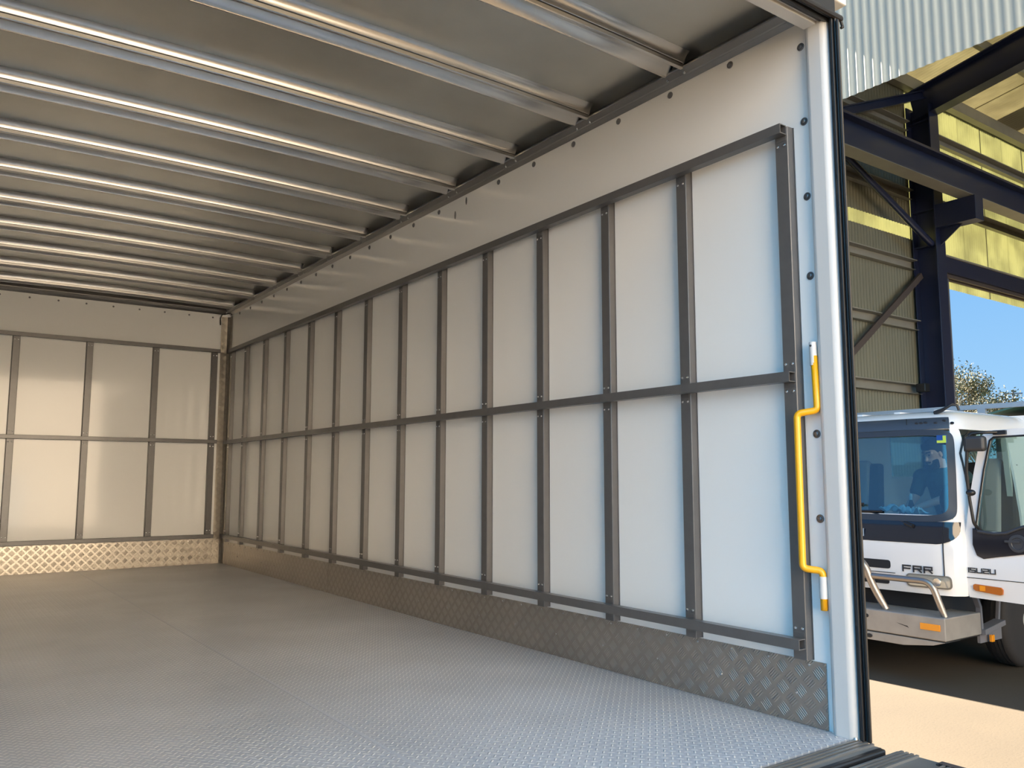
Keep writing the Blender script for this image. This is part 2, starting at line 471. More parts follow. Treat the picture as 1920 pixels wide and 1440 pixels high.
for k in range(NB):
    y0 = 0.487 + 0.5575 * k
    if proto is None:
        proto = empty('roof_bow', (1.2, y0, 2.35))
        bow_mesh(y0).build('channel', m_alu, proto, smooth=35)
        for dy in (0.012, 0.10):
            MB().lathe([(0.002, 2.333), (0.0055, 2.335), (0.006, 2.340), (0.003, 2.341), (0.003, 2.352)], (W - 0.036, y0 + dy, 0), 'z', 10).build('screw', m_zinc, proto, smooth=30)
        o = proto
    else:
        o = copy_tree(proto); o.location = (1.2, y0, 2.35)
    tag(o, 'bare aluminium roof bow across the ceiling, %s from the rear opening' % ORD[k] if k < NB - 1 else 'bare aluminium roof bow nearest the end wall', 'roof bow', 'aluminium roof bows')

# ------------------------------------------------------------------ wall battens and tie rails
ZT, ZM, ZB = 1.948, 1.107, 0.258
def batten_side():
    r = empty('wall_batten', (W, 0, ZM))
    mb = MB()
    wd = 0.0265
    sec = [(0.0, -wd - .003), (0.003, -wd - .003), (0.003, -wd), (0.030, -wd + .001), (0.032, -wd + .003), (0.032, wd - .003), (0.030, wd - .001), (0.003, wd), (0.003, wd + .003), (0.0, wd + .003)]
    mb.prism([(W - d, y, 0.207) for d, y in sec], (0, 0, 1.962 - 0.207))
    mb.build('channel', m_track, r)
    for z in (ZT - 0.048, ZM + 0.045, ZM - 0.045, ZB + 0.045):
        for y in (-0.013, 0.013):
            MB().lathe([(0.0055, 0), (0.005, -0.003), (0.002, -0.0045)], (W - 0.0321, y, z), 'x', 10).build('screw', m_zinc, r, smooth=40)
    for z in (ZT - 0.026, ZM + 0.025, ZM - 0.025, ZB + 0.025):
        MB().box((W - 0.0335, -0.019, z - 0.008), (W - 0.032, 0.019, z + 0.008)).build('clip', m_track, r)
    return r
ys = [0.075, 0.535, 0.972, 1.43, 1.893, 2.352, 2.815, 3.292, 3.774, 4.26, 4.755, 5.255, 5.745, 6.15]
proto = None
for k, y in enumerate(ys):
    o = batten_side() if proto is None else copy_tree(proto)
    proto = proto or o
    o.location = (W, y, ZM)
    tag(o, ('dark grey upright batten on the white side wall, %s from the yellow grab handle' % ORD[k]) if k < 13 else 'dark grey upright batten on the white side wall, closest to the tread plate corner', 'batten', 'upright battens on the side wall')
def tie_side(z, label):
    r = empty('tie_rail', (W - 0.05, 3.1, z), label, 'tie rail', 'horizontal tie rails on the side wall')
    x0, x1 = W - 0.068, W - 0.034
    y0, y1 = 0.052, 6.18
    h = 0.0165
    t = 0.003
    MB().box((x0, y0, z + h - t), (x1, y1, z + h)).box((x0, y0, z - h), (x1, y1, z - h + t)).box((x0, y0, z - h + t), (x0 + t, y1, z + h - t)).box((x1 - t, y0, z - h + t), (x1, y1, z + h - t)).build('tube', m_track, r)
    MB().box((x0 + t, y0 + .02, z - h + t), (x1 - t, y0 + .03, z + h - t)).build('end_shade', m_rubber, r)  # dark plate inside the open tube end, painted in place of its shade
tie_side(ZT, 'dark grey horizontal tie rail along the top of the side wall battens')
tie_side(ZM, 'dark grey horizontal tie rail halfway up the side wall')
tie_side(ZB, 'dark grey horizontal tie rail just above the side wall kick plate')

def batten_front():
    r = empty('wall_batten', (0, L, ZM))
    wd = 0.0265
    sec = [(0.0, -wd - .003), (0.003, -wd - .003), (0.003, -wd), (0.030, -wd + .001), (0.032, -wd + .003), (0.032, wd - .003), (0.030, wd - .001), (0.003, wd), (0.003, wd + .003), (0.0, wd + .003)]
    MB().prism([(x, L - d, 0.232) for d, x in sec], (0, 0, 1.98 - 0.232)).build('channel', m_track, r)
    for z in (ZT + .012 - 0.04, ZM + .01 + 0.045, ZM + .01 - 0.045, ZB + 0.045):
        for x in (-0.013, 0.013):
            MB().lathe([(0.0055, 0), (0.005, -0.003), (0.002, -0.0045)], (x, L - 0.0321, z), 'y', 10).build('screw', m_zinc, r, smooth=40)
    return r
proto = None
fx = [0.11, 0.655, 1.205, 1.745, 2.262]
for k, x in enumerate(fx):
    o = batten_front() if proto is None else copy_tree(proto)
    proto = proto or o
    o.location = (x, L, ZM)
    tag(o, 'dark grey upright batten on the end wall, %s' % ['hidden farthest from the corner plate', 'fourth from the corner plate', 'third from the corner plate', 'second from the corner plate', 'right beside the corner plate'][k], 'batten', 'upright battens on the end wall')
def tie_front(z, label):
    r = empty('tie_rail', (1.2, L - 0.05, z), label, 'tie rail', 'horizontal tie rails on the end wall')
    h = 0.0165
    MB().box((0.03, L - 0.068, z - h), (2.30, L - 0.034, z + h)).build('tube', m_track, r, bevel=0.002)
    MB().box((2.3005, L - 0.065, z - h + .003), (2.302, L - 0.037, z + h - .003)).build('end_shade', m_rubber, r)  # dark plate drawn as the shaded hollow of the open end
tie_front(ZT + 0.014, 'grey horizontal tie rail across the top of the end wall battens')
tie_front(ZM + 0.008, 'grey horizontal tie rail across the middle of the end wall')
tie_front(ZB - 0.005, 'grey horizontal tie rail across the end wall above its kick plate')

# ------------------------------------------------------------------ kick plates, corner plate
def rivets(pts, ax, parent):
    p0 = None
    for (x, y, z) in pts:
        MB().lathe([(0.0045, 0), (0.004, -0.002), (0.0015, -0.003)], (x, y, z), ax, 8).build('rivet', m_zinc, parent, smooth=40)
for (a, b_, lb) in ((0.002, 3.868, 'five-bar aluminium kick plate along the side wall, section next to the rear opening'), (3.872, L - 0.002, 'five-bar aluminium kick plate along the side wall, section towards the end wall')):
    r = empty('kick_plate', (W, (a + b_) / 2, 0), lb, 'kick plate', 'kick plates on the side wall')
    MB().box((W - 0.0045, a, 0.001), (W - 0.0005, b_, 0.203)).build('plate', m_kick_r, r)
    n = int((b_ - a) / 0.155)
    rivets([(W - 0.005, a + .06 + i * .155, 0.190) for i in range(n)], 'x', r)
    rivets([(W - 0.005, a + .11 + i * .31, 0.095) for i in range(n // 2)], 'x', r)
r = empty('kick_plate', (1.2, L, 0), 'five-bar aluminium kick plate across the foot of the end wall', 'kick plate')
MB().box((0.0, L - 0.004, 0.001), (W - 0.08, L, 0.228)).build('plate', m_kick_f, r)
rivets([(0.5 + i * .2, L - 0.0045, 0.214) for i in range(9)], 'y', r)
rivets([(0.6 + i * .4, L - 0.0045, 0.10) for i in range(5)], 'y', r)
r = empty('corner_plate', (W, L, 0), 'tall five-bar aluminium corner plate where side wall meets end wall', 'corner plate')
MB().box((2.315, L - 0.0062, 0.001), (2.372, L - 0.0042, 2.30)).prism([(2.372, L - 0.0062, 0.001), (2.372, L - .0042, .001), (2.3955, L - 0.028, 0.001), (2.3935, L - 0.028, 0.001)], (0, 0, 2.299)).build('end_leaf', m_kick_f, r)
MB().box((2.3935, L - 0.085, 0.001), (2.3955, L - 0.028, 2.30)).build('side_leaf', m_kick_r, r)
o = MB().tube([(2.300, L - .03, 2.215), (2.298, L - .03, 2.28), (2.31, L - .035, 2.315), (2.35, L - .04, 2.325), (2.385, L - .05, 2.335), (2.392, L - .06, 2.318)], 0.0055, 8).build('cable', m_cord, None, smooth=True)
tag(o, 'short black cable hooked over the top of the corner plate', 'cable')

# ------------------------------------------------------------------ washer bolts
def bolt(ax, p):
    mb = MB().lathe([(0.0135, 0), (0.0135, -0.002), (0.0125, -0.003), (0.0085, -0.0032), (0.0080, -0.006), (0.0055, -0.008), (0.0025, -0.0082)], (0, 0, 0), ax, 16)
    o = mb.build('washer_bolt', m_bolt, None, smooth=40)
    o.location = p
    return o
b0 = None
for k in range(21):
    if k == 7: continue
    p = (W, 0.005 + 0.302 * k if k else 0.006, 2.298 if k else 2.235)
    if b0 is None: b0 = o = bolt('x', p)
    else:
        o = b0.copy(); C.objects.link(o); o.location = p
    tag(o, 'grey washer bolt under the roof rail, %s from the opening' % ORD[k], 'bolt', 'washer bolts under the roof rail')
for k, z in enumerate((1.97, 1.71, 1.44, 0.92, 0.65)):
    o = b0.copy(); C.objects.link(o); o.location = (W, 0.004, z)
    tag(o, 'round washer bolt beside the white corner post, ' + ['topmost of that column', 'second from the top of that column', 'above the grab handle', 'inside the grab handle loop, upper', 'inside the grab handle loop, lower', 'near the foot of the grab handle'][k], 'bolt', 'washer bolts beside the corner post')
f0 = None
for k in range(10):
    p = (0.30 + 0.215 * k, L, 2.285)
    if f0 is None: f0 = o = bolt('y', p); o.scale = (.6, .6, .6)
    else:
        o = f0.copy(); C.objects.link(o); o.location = p
    tag(o, 'small round bolt along the top of the end wall, %s from the corner' % ORD[9 - k], 'bolt', 'small bolts along the top of the end wall')
# two wall dents drawn as flat grey lumps
tag(MB().ball((W, 2.13, 2.285), 0.014, 10, 6, (.12, .6, 1.6)).build('wall_dent', m_bolt, None, smooth=True), 'grey wall dent under the roof rail, nearer the opening', 'dent')
tag(MB().ball((W, 2.245, 2.235), 0.016, 10, 6, (.1, .7, 1.5)).build('wall_dent', m_rail, None, smooth=True), 'faint grey wall dent under the roof rail, farther from the opening', 'dent')

# ------------------------------------------------------------------ grab handle
def arc_path(pts, r, n=6):
    pts = [Vector(p) for p in pts]
    out = [pts[0]]
    for i in range(1, len(pts) - 1):
        a, b_, c = pts[i - 1], pts[i], pts[i + 1]
        d0, d1 = (a - b_).normalized(), (c - b_).normalized()
        p0, p1 = b_ + d0 * r, b_ + d1 * r
        for k in range(n + 1):
            t = k / n
            out.append(p0 * (1 - t) ** 2 + b_ * 2 * t * (1 - t) + p1 * t * t)
    out.append(pts[-1])
    return out
g = empty('grab_handle', (W, -0.03, 0.7), 'bright yellow steel grab handle on the white corner post', 'grab handle')
hx = W - 0.020
pth = arc_path([(hx, -0.010, 1.17), (hx, -0.015, 0.994), (W - 0.052, 0.039, 0.985), (W - 0.052, 0.039, 0.495), (hx, -0.011, 0.489), (hx, -0.011, 0.368)], 0.016)
MB().tube(pth, 0.0112, 14).build('bar', m_yellow, g, smooth=True)
MB().tube([(hx, -0.0085, 1.14), (hx, -0.0075, 1.215)], 0.0122, 14).box((hx, -0.008, 1.15), (W, 0.000, 1.165)).build('bracket', m_white, g, smooth=35)
MB().tube([(hx, -0.011, 0.472), (hx, -0.011, 0.404)], 0.0130, 14).box((hx, -0.012, 0.43), (W, -0.004, 0.445)).build('bracket', m_white, g, smooth=35)
MB().lathe([(0.004, 0), (0.003, -0.003)], (hx - .0115, -0.0075, 1.203), 'x', 8).build('rivet', m_bolt, g)

# ------------------------------------------------------------------ sill and lift platform
s_ = empty('sill_plate', (1.2, -0.13, 0.0), 'ribbed aluminium sill plate across the rear edge of the floor', 'sill plate')
mb = MB().box((0.0, -0.175, -0.05), (W - 0.01, -0.084, -0.004))
for y in (-0.100, -0.116, -0.132, -0.150): mb.box((0.0, y - .004, -0.004), (W - 0.012, y + .004, 0.003))
mb.build('plate', m_plate, s_)
MB().box((0.0, -0.202, -0.05), (W - 0.03, -0.178, 0.003)).build('rubber_strip', m_rubber, s_, bevel=0.006)
MB().lathe([(0.006, 0.0), (0.005, 0.006), (0.002, 0.007)], (W - 0.02, -0.10, 0.003), 'z', 10).build('screw', m_zinc, s_)
p_ = empty('lift_platform', (1.2, -0.6, -0.03), 'dark worn aluminium lift platform with ribs, level with the truck floor', 'lift platform')
mb = MB().box((0.02, -1.12, -0.07), (W + 0.02, -0.206, -0.010))
ry = [-0.225, -0.24, -0.255, -0.27] + [-0.36 - .0145 * i for i in range(10)]
for y in ry: mb.box((0.02, y - .004, -0.010), (W - 0.015 if y < -.3 else W + .015, y + .004, -0.003))
mb.build('deck', m_plate, p_)
mb = MB().box((W - 0.012, -1.12, -0.010), (W + 0.022, -0.335, -0.004))
mb.build('edge_strip', m_brsteel, p_, bevel=0.002)
mb = MB()
for i in range(40): mb.box((W - 0.0145, -0.345 - i * .019, -0.0098), (W - 0.0105, -0.354 - i * .019, -0.0015))
mb.build('rubber_teeth', m_rubber, p_)
MB().lathe([(0.006, 0), (0.005, 0.003)], (W + 0.004, -0.43, -0.004), 'z', 10).build('screw', m_zinc, p_)

# chassis of this truck, under the body
ch = empty('truck_chassis', (1.2, 3, GZ), 'dark chassis and wheels carrying the truck body, hidden under the floor', 'chassis')
MB().box((0.75, -0.1, -0.35), (0.83, 8.0, -0.1)).box((1.57, -0.1, -0.35), (1.65, 8.0, -0.1)).box((0.75, 1.5, -0.3), (1.65, 1.6, -0.15)).box((0.75, 5, -0.3), (1.65, 5.1, -0.15)).build('chassis_rails', m_brsteel, ch)
for x0 in (0.05, W - 0.30):
    MB().lathe([(.2, 0), (.36, 0.01), (.40, .05), (.40, .20), (.36, .24), (.2, .25)], (x0, 1.6, GZ + .4), 'x', 32).build('wheel', m_rubber, ch, smooth=40)
MB().box((0.3, 1.55, GZ + .35), (W - .3, 1.65, GZ + .45)).box((0.8, 1.5, GZ + .4), (.86, 1.7, -.1)).box((1.55, 1.5, GZ + .4), (1.61, 1.7, -.1)).build('axle', m_brsteel, ch)

# ------------------------------------------------------------------ ground and buildings around
struct('ground', MB().box((-150, -150, GZ - 0.3), (200, 200, GZ)), m_ground(), 'sunlit tan concrete yard')

def corr(origin, du, dv, ulen, vlen, pitch=0.076, amp=0.009, sub=6, th=0.0, flat=False, edge=None):
    """corrugated sheet: ribs run along dv; du across"""
    o = Vector(origin); du = Vector(du).normalized(); dv = Vector(dv).normalized(); nn = du.cross(dv)
    n = int(ulen / pitch * sub)
    vs = []
    for i in range(n + 1):
        u = ulen * i / n
        ph = (u / pitch) % 1.0
        h = math.sin(2 * PI * ph)
        if flat: h = max(-1, min(1, 3.2 * h))
        a = o + du * u + nn * (amp * h)
        b_ = a + dv * (vlen if not callable(vlen) else vlen(u))
        vs += [a, b_, a + nn * 0.0015, b_ + nn * 0.0015]
    fs = []
    for i in range(n):
        k = 4 * i
        fs += [(k, k + 4, k + 5, k + 1), (k + 2, k + 3, k + 7, k + 6), (k, k + 2, k + 6, k + 4), (k + 1, k + 5, k + 7, k + 3)]
    fs += [(0, 1, 3, 2), (4 * n, 4 * n + 2, 4 * n + 3, 4 * n + 1)]
    return MB().add(vs, fs)
YW, XG, XE = 5.0, 6.85, 21.0
def roofz(y): return 7.08 + 0.175 * (5.0 - y)
# side wall of the workshop: opaque lower sheets, fibreglass upper sheets
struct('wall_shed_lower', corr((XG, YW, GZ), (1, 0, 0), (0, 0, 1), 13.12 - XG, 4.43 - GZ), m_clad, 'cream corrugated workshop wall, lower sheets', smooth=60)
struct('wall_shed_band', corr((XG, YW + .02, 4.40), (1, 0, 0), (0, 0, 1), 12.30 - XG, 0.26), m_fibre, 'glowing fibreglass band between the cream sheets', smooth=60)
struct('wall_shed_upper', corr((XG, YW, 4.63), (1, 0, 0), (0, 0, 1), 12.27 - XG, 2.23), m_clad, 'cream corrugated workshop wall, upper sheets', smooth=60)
struct('wall_shed_fibreglass', corr((12.27, YW + .01, 4.40), (1, 0, 0), (0, 0, 1), 0.87, 2.46), m_fibre, 'glowing fibreglass sheets behind the column', smooth=60)
x = 13.14; k = 0
while x < XE - .1:
    struct('wall_shed_panel', corr((x, YW + .01 + .006 * (k % 2), 3.80), (1, 0, 0), (0, 0, 1), 0.80, 3.06), m_fibre, 'glowing fibreglass sheets over the big doorway', smooth=60)
    x += 0.78; k += 1
# roof
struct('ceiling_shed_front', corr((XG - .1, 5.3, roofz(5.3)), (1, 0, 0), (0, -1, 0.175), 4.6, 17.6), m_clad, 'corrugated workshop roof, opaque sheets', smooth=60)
x = XG + 4.5; k = 0
while x < XE:
    struct('ceiling_shed_panel', corr((x, 5.3, roofz(5.3) + .01 + .008 * (k % 2)), (1, 0, 0), (0, -1, 0.175), 0.80, 17.6), m_fibre_roof if k % 3 != 2 else m_clad, 'weathered workshop roof sheets', smooth=60)
    x += 0.78; k += 1
# gable cladding facing the truck
struct('wall_shed_gable', corr((XG, 5.3, 4.285), (0, -1, 0), (0, 0, 1), 16.5, lambda u: roofz(5.3 - u) - 4.285, 0.080, 0.0045, 8, flat=True), m_gable, 'pale grey ribbed gable cladding of the workshop', smooth=30)
struct('wall_shed_far', corr((XE, 5.3, GZ), (0, -1, 0), (0, 0, 1), 17.0, 9.0), m_clad, 'far corrugated wall of the workshop', smooth=60)

def thing1(name, mb, mat, label, cat, group=None, **k):
    return tag(mb.build(name, mat, None, **k), label, cat, group)
# girts
def zed(x0, x1, z, y=YW - 0.012, d=0.11):
    return MB().prism([(x0, y, z + .07), (x0, y - d, z + .07), (x0, y - d, z + .055), (x0, y - .006, z + .055), (x0, y - .006, z - .07), (x0, y - d + .03, z - .07), (x0, y - d + .03, z - .076), (x0, y, z - .076)], (x1 - x0, 0, 0))
for z, lb in ((2.10, 'lowest visible'), (3.07, 'second lowest'), (4.00, 'just below the glowing band'), (5.10, 'above the glowing band'), (6.20, 'uppermost, under the eave')):
    thing1('wall_girt', zed(XG + .05, 12.2, z), m_gsteel, 'galvanised girt on the corrugated workshop wall, ' + lb, 'girt', 'girts on the corrugated wall')
for z, lb in ((5.10, 'level with the crane beam'), (6.20, 'close under the eave')):
    thing1('wall_girt', zed(12.52, XE, z), m_gsteel, 'galvanised girt on the glowing sheets over the doorway, ' + lb, 'girt', 'girts over the doorway')
d_ = empty('door_header', (16, 4.9, 4.1), 'dark steel header with tracks over the big workshop doorway', 'door header')
MB().box((12.55, 4.82, 3.98), (XE, 4.97, 4.22)).build('beam', m_navy, d_)
MB().box((12.55, 4.80, 4.225), (XE, 4.98, 4.25)).build('top_flange', m_gsteel, d_)
MB().box((12.55, 4.86, 3.92), (XE, 4.90, 3.975)).box((12.55, 4.93, 3.90), (XE, 4.97, 3.975)).build('door_track', m_brsteel, d_)
thing1('door_jamb', MB().box((13.06, 4.90, GZ), (13.15, 4.985, 3.97)), m_jamb, 'grey steel jamb at the edge of the big doorway', 'jamb')
thing1('eave_gutter', MB().box((XG + .05, 4.84, 6.80), (XE, 4.96, 6.99)), m_gsteel, 'long eave beam under the workshop roof edge', 'eave beam')
# column (I section), bracket, rafter
c_ = empty('steel_column', (12.34, 4.76, GZ), 'navy steel workshop column behind the white truck cab', 'column')
MB().box((12.21, 4.58, GZ), (12.47, 4.60, 6.45)).box((12.21, 4.93, GZ), (12.47, 4.95, 6.5)).box((12.332, 4.60, GZ), (12.348, 4.93, 6.45)).build('post', m_navy, c_, bevel=.003)
MB().box((12.22, 4.0, 4.50), (12.46, 4.58, 4.853)).prism([(12.33, 4.58, 4.5), (12.33, 4.25, 4.5), (12.33, 4.58, 4.25)], (.02, 0, 0)).build('bracket', m_navy, c_, bevel=.003)
MB().box((12.22, 4.60, 4.25), (12.46, 4.93, 4.265)).box((12.22, 4.60, 4.80), (12.46, 4.93, 4.815)).box((12.22, 4.60, 6.2), (12.46, 4.93, 6.215)).build('stiffener', m_navy, c_)
def Ibeam(a, b_, w_, h, up=(0, 0, 1), t=.018):
    a, b_ = Vector(a), Vector(b_)
    tt = (b_ - a).normalized(); u = tt.cross(Vector(up)).normalized(); q = u.cross(tt)
    mb = MB()
    mb.bar(a + q * (h / 2), b_ + q * (h / 2), w_, t, up).bar(a - q * (h / 2), b_ - q * (h / 2), w_, t, up).bar(a, b_, t, h - t, up)
    return mb
r_ = empty('roof_rafter', (12.34, 4.6, 6.4), 'black navy sloping roof rafter rising from the column', 'rafter')
Ibeam((12.34, 4.9, 6.50), (12.34, -11.5, 6.50 + .175 * 16.4), .22, .46).build('beam', m_navy, r_)
r_ = empty('roof_rafter', (7.1, 4.6, 6.4), 'gable end rafter behind the grey cladding', 'rafter')
Ibeam((7.1, 4.9, 6.58), (7.1, -11.5, 6.58 + .175 * 16.4), .22, .40).build('beam', m_navy, r_)
for k, y in enumerate((3.9, 2.7, 1.5, 0.3, -0.9, -2.1)):
    z = roofz(y) - .105
    thing1('roof_purlin', MB().bar((XG + .1, y, z), (XE, y, z), .07, .16), m_gsteel, 'galvanised roof purlin under the workshop roof sheets, %s from the eave' % ORD[k], 'purlin', 'roof purlins')
cb = empty('crane_beam', (12, 4.15, 5.08), 'navy crane runway beam passing in front of the column', 'crane beam')
Ibeam((XG + .15, 4.13, 5.07), (XE, 4.13, 5.07), .22, .40).build('beam', m_navy, cb)
tag(MB().box((XG + .15, 4.02, 4.853), (XE, 4.24, 4.860)).build('underside_plate', m_gsteel, cb), 'pale galvanised lower plate')
MB().bar((XG + .15, 4.13, 5.33), (XE, 4.13, 5.33), .05, .07).build('crane_rail', m_brsteel, cb)
thing1('brace', Ibeam((7.72, 4.66, 4.87), (12.2, 4.66, 6.60), .10, .11), m_navy, 'navy strut rising towards the column head', 'brace')
thing1('brace', MB().tube([(9.49, 4.66, 5.40), (12.22, 4.66, 4.27)], .05, 10), m_navy, 'navy tube brace running down onto the column below the crane beam', 'brace', smooth=40)
thing1('brace', MB().bar((8.4, 4.835, 1.13), (12.20, 4.835, 3.82), .04, .09), m_brsteel, 'brown angle brace rising to the column across the corrugated wall', 'brace')
lf = empty('flood_light', (12.0, 4.8, 2.1), 'small black floodlight on the lowest visible girt beside the column', 'light')
MB().box((11.92, 4.72, 2.04), (12.06, 4.86, 2.16)).build('housing', m_rubber, lf, bevel=.01)

# unseen building behind, mirrored in the end wall; added and sized to warm the interior
m_brick = pm('brick', (0.92, 0.75, 0.62), .8, 0, 0, .3, (2, .2))
fb = empty('factory_building', (1.5, -13, GZ), 'unseen sunlit tan factory across the yard, added as warm fill, with a white roller door', 'building')
MB().box((-7.0, -20, GZ), (6.0, -13, 9.0)).build('wall', m_brick, fb)
MB().box((0.2, -13.05, GZ), (2.6, -12.95, 0.9)).build('roller_door', m_white, fb)
MB().box((-7.2, -20.2, 9.0), (6.2, -12.8, 9.2)).build('roof', m_gsteel, fb)

# ------------------------------------------------------------------ the white tray truck in the workshop
m_cab = pm('white_cab_paint', (0.80, 0.80, 0.80), 0.22, 0, 0.5)
m_cabdark = pm('dark_grey_plastic', (0.035, 0.04, 0.05), 0.45)
m_gblack = pm('gloss_black_panel', (0.008, 0.01, 0.018), 0.12, 0, 0.5)
m_wind = glass('windscreen_glass', (0.62, 0.82, 0.86), 0.10)
m_dglass = glass('door_glass', (0.72, 0.85, 0.84), 0.06)
m_lamp = pm('headlamp_lens', (0.55, 0.54, 0.48), 0.12, 0.5, 0.6)
m_lampd = pm('headlamp_rim', (0.16, 0.15, 0.13), 0.3)
m_amber = pm('amber_lens', (0.85, 0.30, 0.01), 0.2, 0, 0.5)
m_amberd = pm('dark_amber_lens', (0.45, 0.12, 0.01), 0.25, 0, 0.5)
m_bump = pm('scratched_alu_bumper', (0.36, 0.33, 0.295), 0.42, 0.35, 0, .5, (6, .25))
m_bull = pm('polished_tube', (0.36, 0.31, 0.27), 0.33, 0.85)
m_tyre = pm('tyre', (0.022, 0.020, 0.020), 0.75)
m_rim = pm('painted_rim', (0.6, 0.6, 0.6), 0.4)
m_seat = pm('grey_seat_fabric', (0.34, 0.32, 0.31), 0.9)
m_dark = pm('dark_interior', (0.012, 0.013, 0.016), 0.8)
m_trim = pm('pale_interior_trim', (0.42, 0.44, 0.40), 0.6)
m_blue = pm('sticker_blue', (0.01, 0.08, 0.35), 0.5)
m_lime = pm('sticker_lime', (0.62, 0.80, 0.10), 0.5)
m_letter = pm('letter_grey', (0.03, 0.03, 0.035), 0.4)
m_chrome = pm('chrome_letter', (0.5, 0.65, 0.85), 0.2, 1.0)
m_rack = pm('rack_aluminium', (0.40, 0.48, 0.56), 0.45, 0.4)

TX, TY = 7.3, 3.1
tr = empty('tray_truck', (TX + 2, TY, GZ), 'white cab tray truck with aluminium bull bar, parked in the workshop, door open', 'truck')
LV = [(-0.22, 7.30, 1.05), (-0.10, 7.285, 1.055), (0.16, 7.285, 1.06), (0.24, 7.29, 1.06), (0.36, 7.31, 1.055), (0.46, 7.34, 1.05), (0.60, 7.375, 1.035), (0.80, 7.425, 1.015), (1.00, 7.475, 0.99), (1.14, 7.515, 0.97), (1.20, 7.535, 0.96),
      (1.24, 7.55, 0.95), (1.30, 7.59, 0.93), (1.35, 7.66, 0.89), (1.39, 7.76, 0.83), (1.415, 7.95, 0.72)]
XR = 9.1
def lvl(z):
    for i in range(len(LV) - 1):
        a, b_ = LV[i], LV[i + 1]
        if z <= b_[0] + 1e-9:
            t = max(0, (z - a[0]) / (b_[0] - a[0]))
            return a[1] + (b_[1] - a[1]) * t, a[2] + (b_[2] - a[2]) * t
    return LV[-1][1], LV[-1][2]
def surf(t, z, off=0.0):
    """t: distance along the cab skin from the centre line of the nose (+ towards +y)"""
    xf, hw = lvl(z)
    r = 0.15
    sg = 1 if t >= 0 else -1
    a = abs(t)
    flat = hw - r
    bow = 0.035 * (1 - (min(a, flat) / flat) ** 2)
    if a <= flat:
        return Vector((xf - bow - off, TY + sg * a, z))
    al = r * PI / 2
    if a <= flat + al:
        an = (a - flat) / r
        return Vector((xf + r - (r + off) * math.cos(an), TY + sg * (flat + (r + off) * math.sin(an)), z))
    return Vector((xf + r + (a - flat - al), TY + sg * (hw + off), z))
def zlist(z0, z1):
    out = [z0] + [l[0] for l in LV if z0 + 1e-4 < l[0] < z1 - 1e-4] + [z1]
    return out
def patch(t0, t1, z0, z1, off=0.0, nt=24, th=0.02, tfun=None, zs=None):
    zs = zs or zlist(z0, z1)
    mb = MB(); vs = []; fs = []
    for z in zs:
        a, b_ = (t0, t1) if tfun is None else tfun(z)
        for i in range(nt + 1):
            t = a + (b_ - a) * i / nt
            vs.append(surf(t, z, off))
    n0 = len(vs)
    for z in zs:
        a, b_ = (t0, t1) if tfun is None else tfun(z)
        for i in range(nt + 1):
            t = a + (b_ - a) * i / nt
            vs.append(surf(t, z, off - th))
    w_ = nt + 1
    for j in range(len(zs) - 1):
        for i in range(nt):
            k = j * w_ + i
            fs.append((k, k + 1, k + w_ + 1, k + w_)); fs.append((n0 + k, n0 + k + w_, n0 + k + w_ + 1, n0 + k + 1))
        for i in (0, nt):
            k = j * w_ + i
            fs.append((k, k + w_, n0 + k + w_, n0 + k))
    for j in (0, len(zs) - 1):
        for i in range(nt):
            k = j * w_ + i
            fs.append((k, n0 + k, n0 + k + 1, k + 1))
    return mb.add(vs, fs)
def merge(*mbs):
    o = MB()
    for q in mbs: o.add(q.v, q.f)
    return o
def tside(z, x):     # skin distance at which the side reaches x
    xf, hw = lvl(z); r = .15
    return hw - r + r * PI / 2 + (x - xf - r)
XD0, XD1 = 7.56, 8.50      # door opening
parts_ = [patch(-1, 1, -0.22, 0.46, nt=40, tfun=lambda z: (-tside(z, 7.50), tside(z, XR))),        # nose
          patch(-1, 1, 1.22, 1.415, nt=40, tfun=lambda z: (-tside(z, XR), tside(z, XR))),           # roof band
          patch(-1, 1, 0.46, 1.22, nt=3, tfun=lambda z: (-tside(z, XD0 + .08 * (z > .9)), -(lvl(z)[1] - .15 + .10))),     # near A pillar
          patch(-1, 1, 0.46, 1.22, nt=3, tfun=lambda z: ((lvl(z)[1] - .15 + .10), tside(z, 7.64))),        # far A pillar
          patch(-1, 1, 0.10, 1.22, nt=3, tfun=lambda z: (-tside(z, XR), -tside(z, XD1))),           # near B pillar and rear quarter
          patch(-1, 1, 0.46, 1.22, nt=3, tfun=lambda z: (tside(z, 8.45), tside(z, XR)))]
sh = merge(*parts_)
# roof cap
top = [surf(t, 1.415) for t in [-tside(1.415, XR) + (2 * tside(1.415, XR)) * i / 40 for i in range(41)]]
low = [p - Vector((0, 0, 0.02)) for p in top]
nn_ = len(top)
cap = []
cz = Vector((8.6, TY, 1.44))
sh.add(top + [cz], [(i, i + 1, nn_) for i in range(nn_ - 1)] + [(nn_ - 1, 0, nn_)])
sh.add(low + [cz - Vector((0, 0, .02))], [(i, nn_, i + 1) for i in range(nn_ - 1)] + [(nn_ - 1, nn_, 0)])
for i in range(4):      # roof ribs
    y = TY - .6 + .4 * i
    sh.box((7.95, y - .03, 1.40), (9.0, y + .03, 1.432))
# rear wall of the cab with a window
yb0, yb1 = TY - 1.05, TY + 1.05
sh.box((XR - .02, yb0, -.1), (XR, yb1, .80)).box((XR - .02, yb0 + .08, 1.24), (XR, yb1 - .08, 1.41)).box((XR - .02, yb0, .80), (XR, TY - .60, 1.24)).box((XR - .02, TY + .55, .80), (XR, yb1 - .03, 1.24))
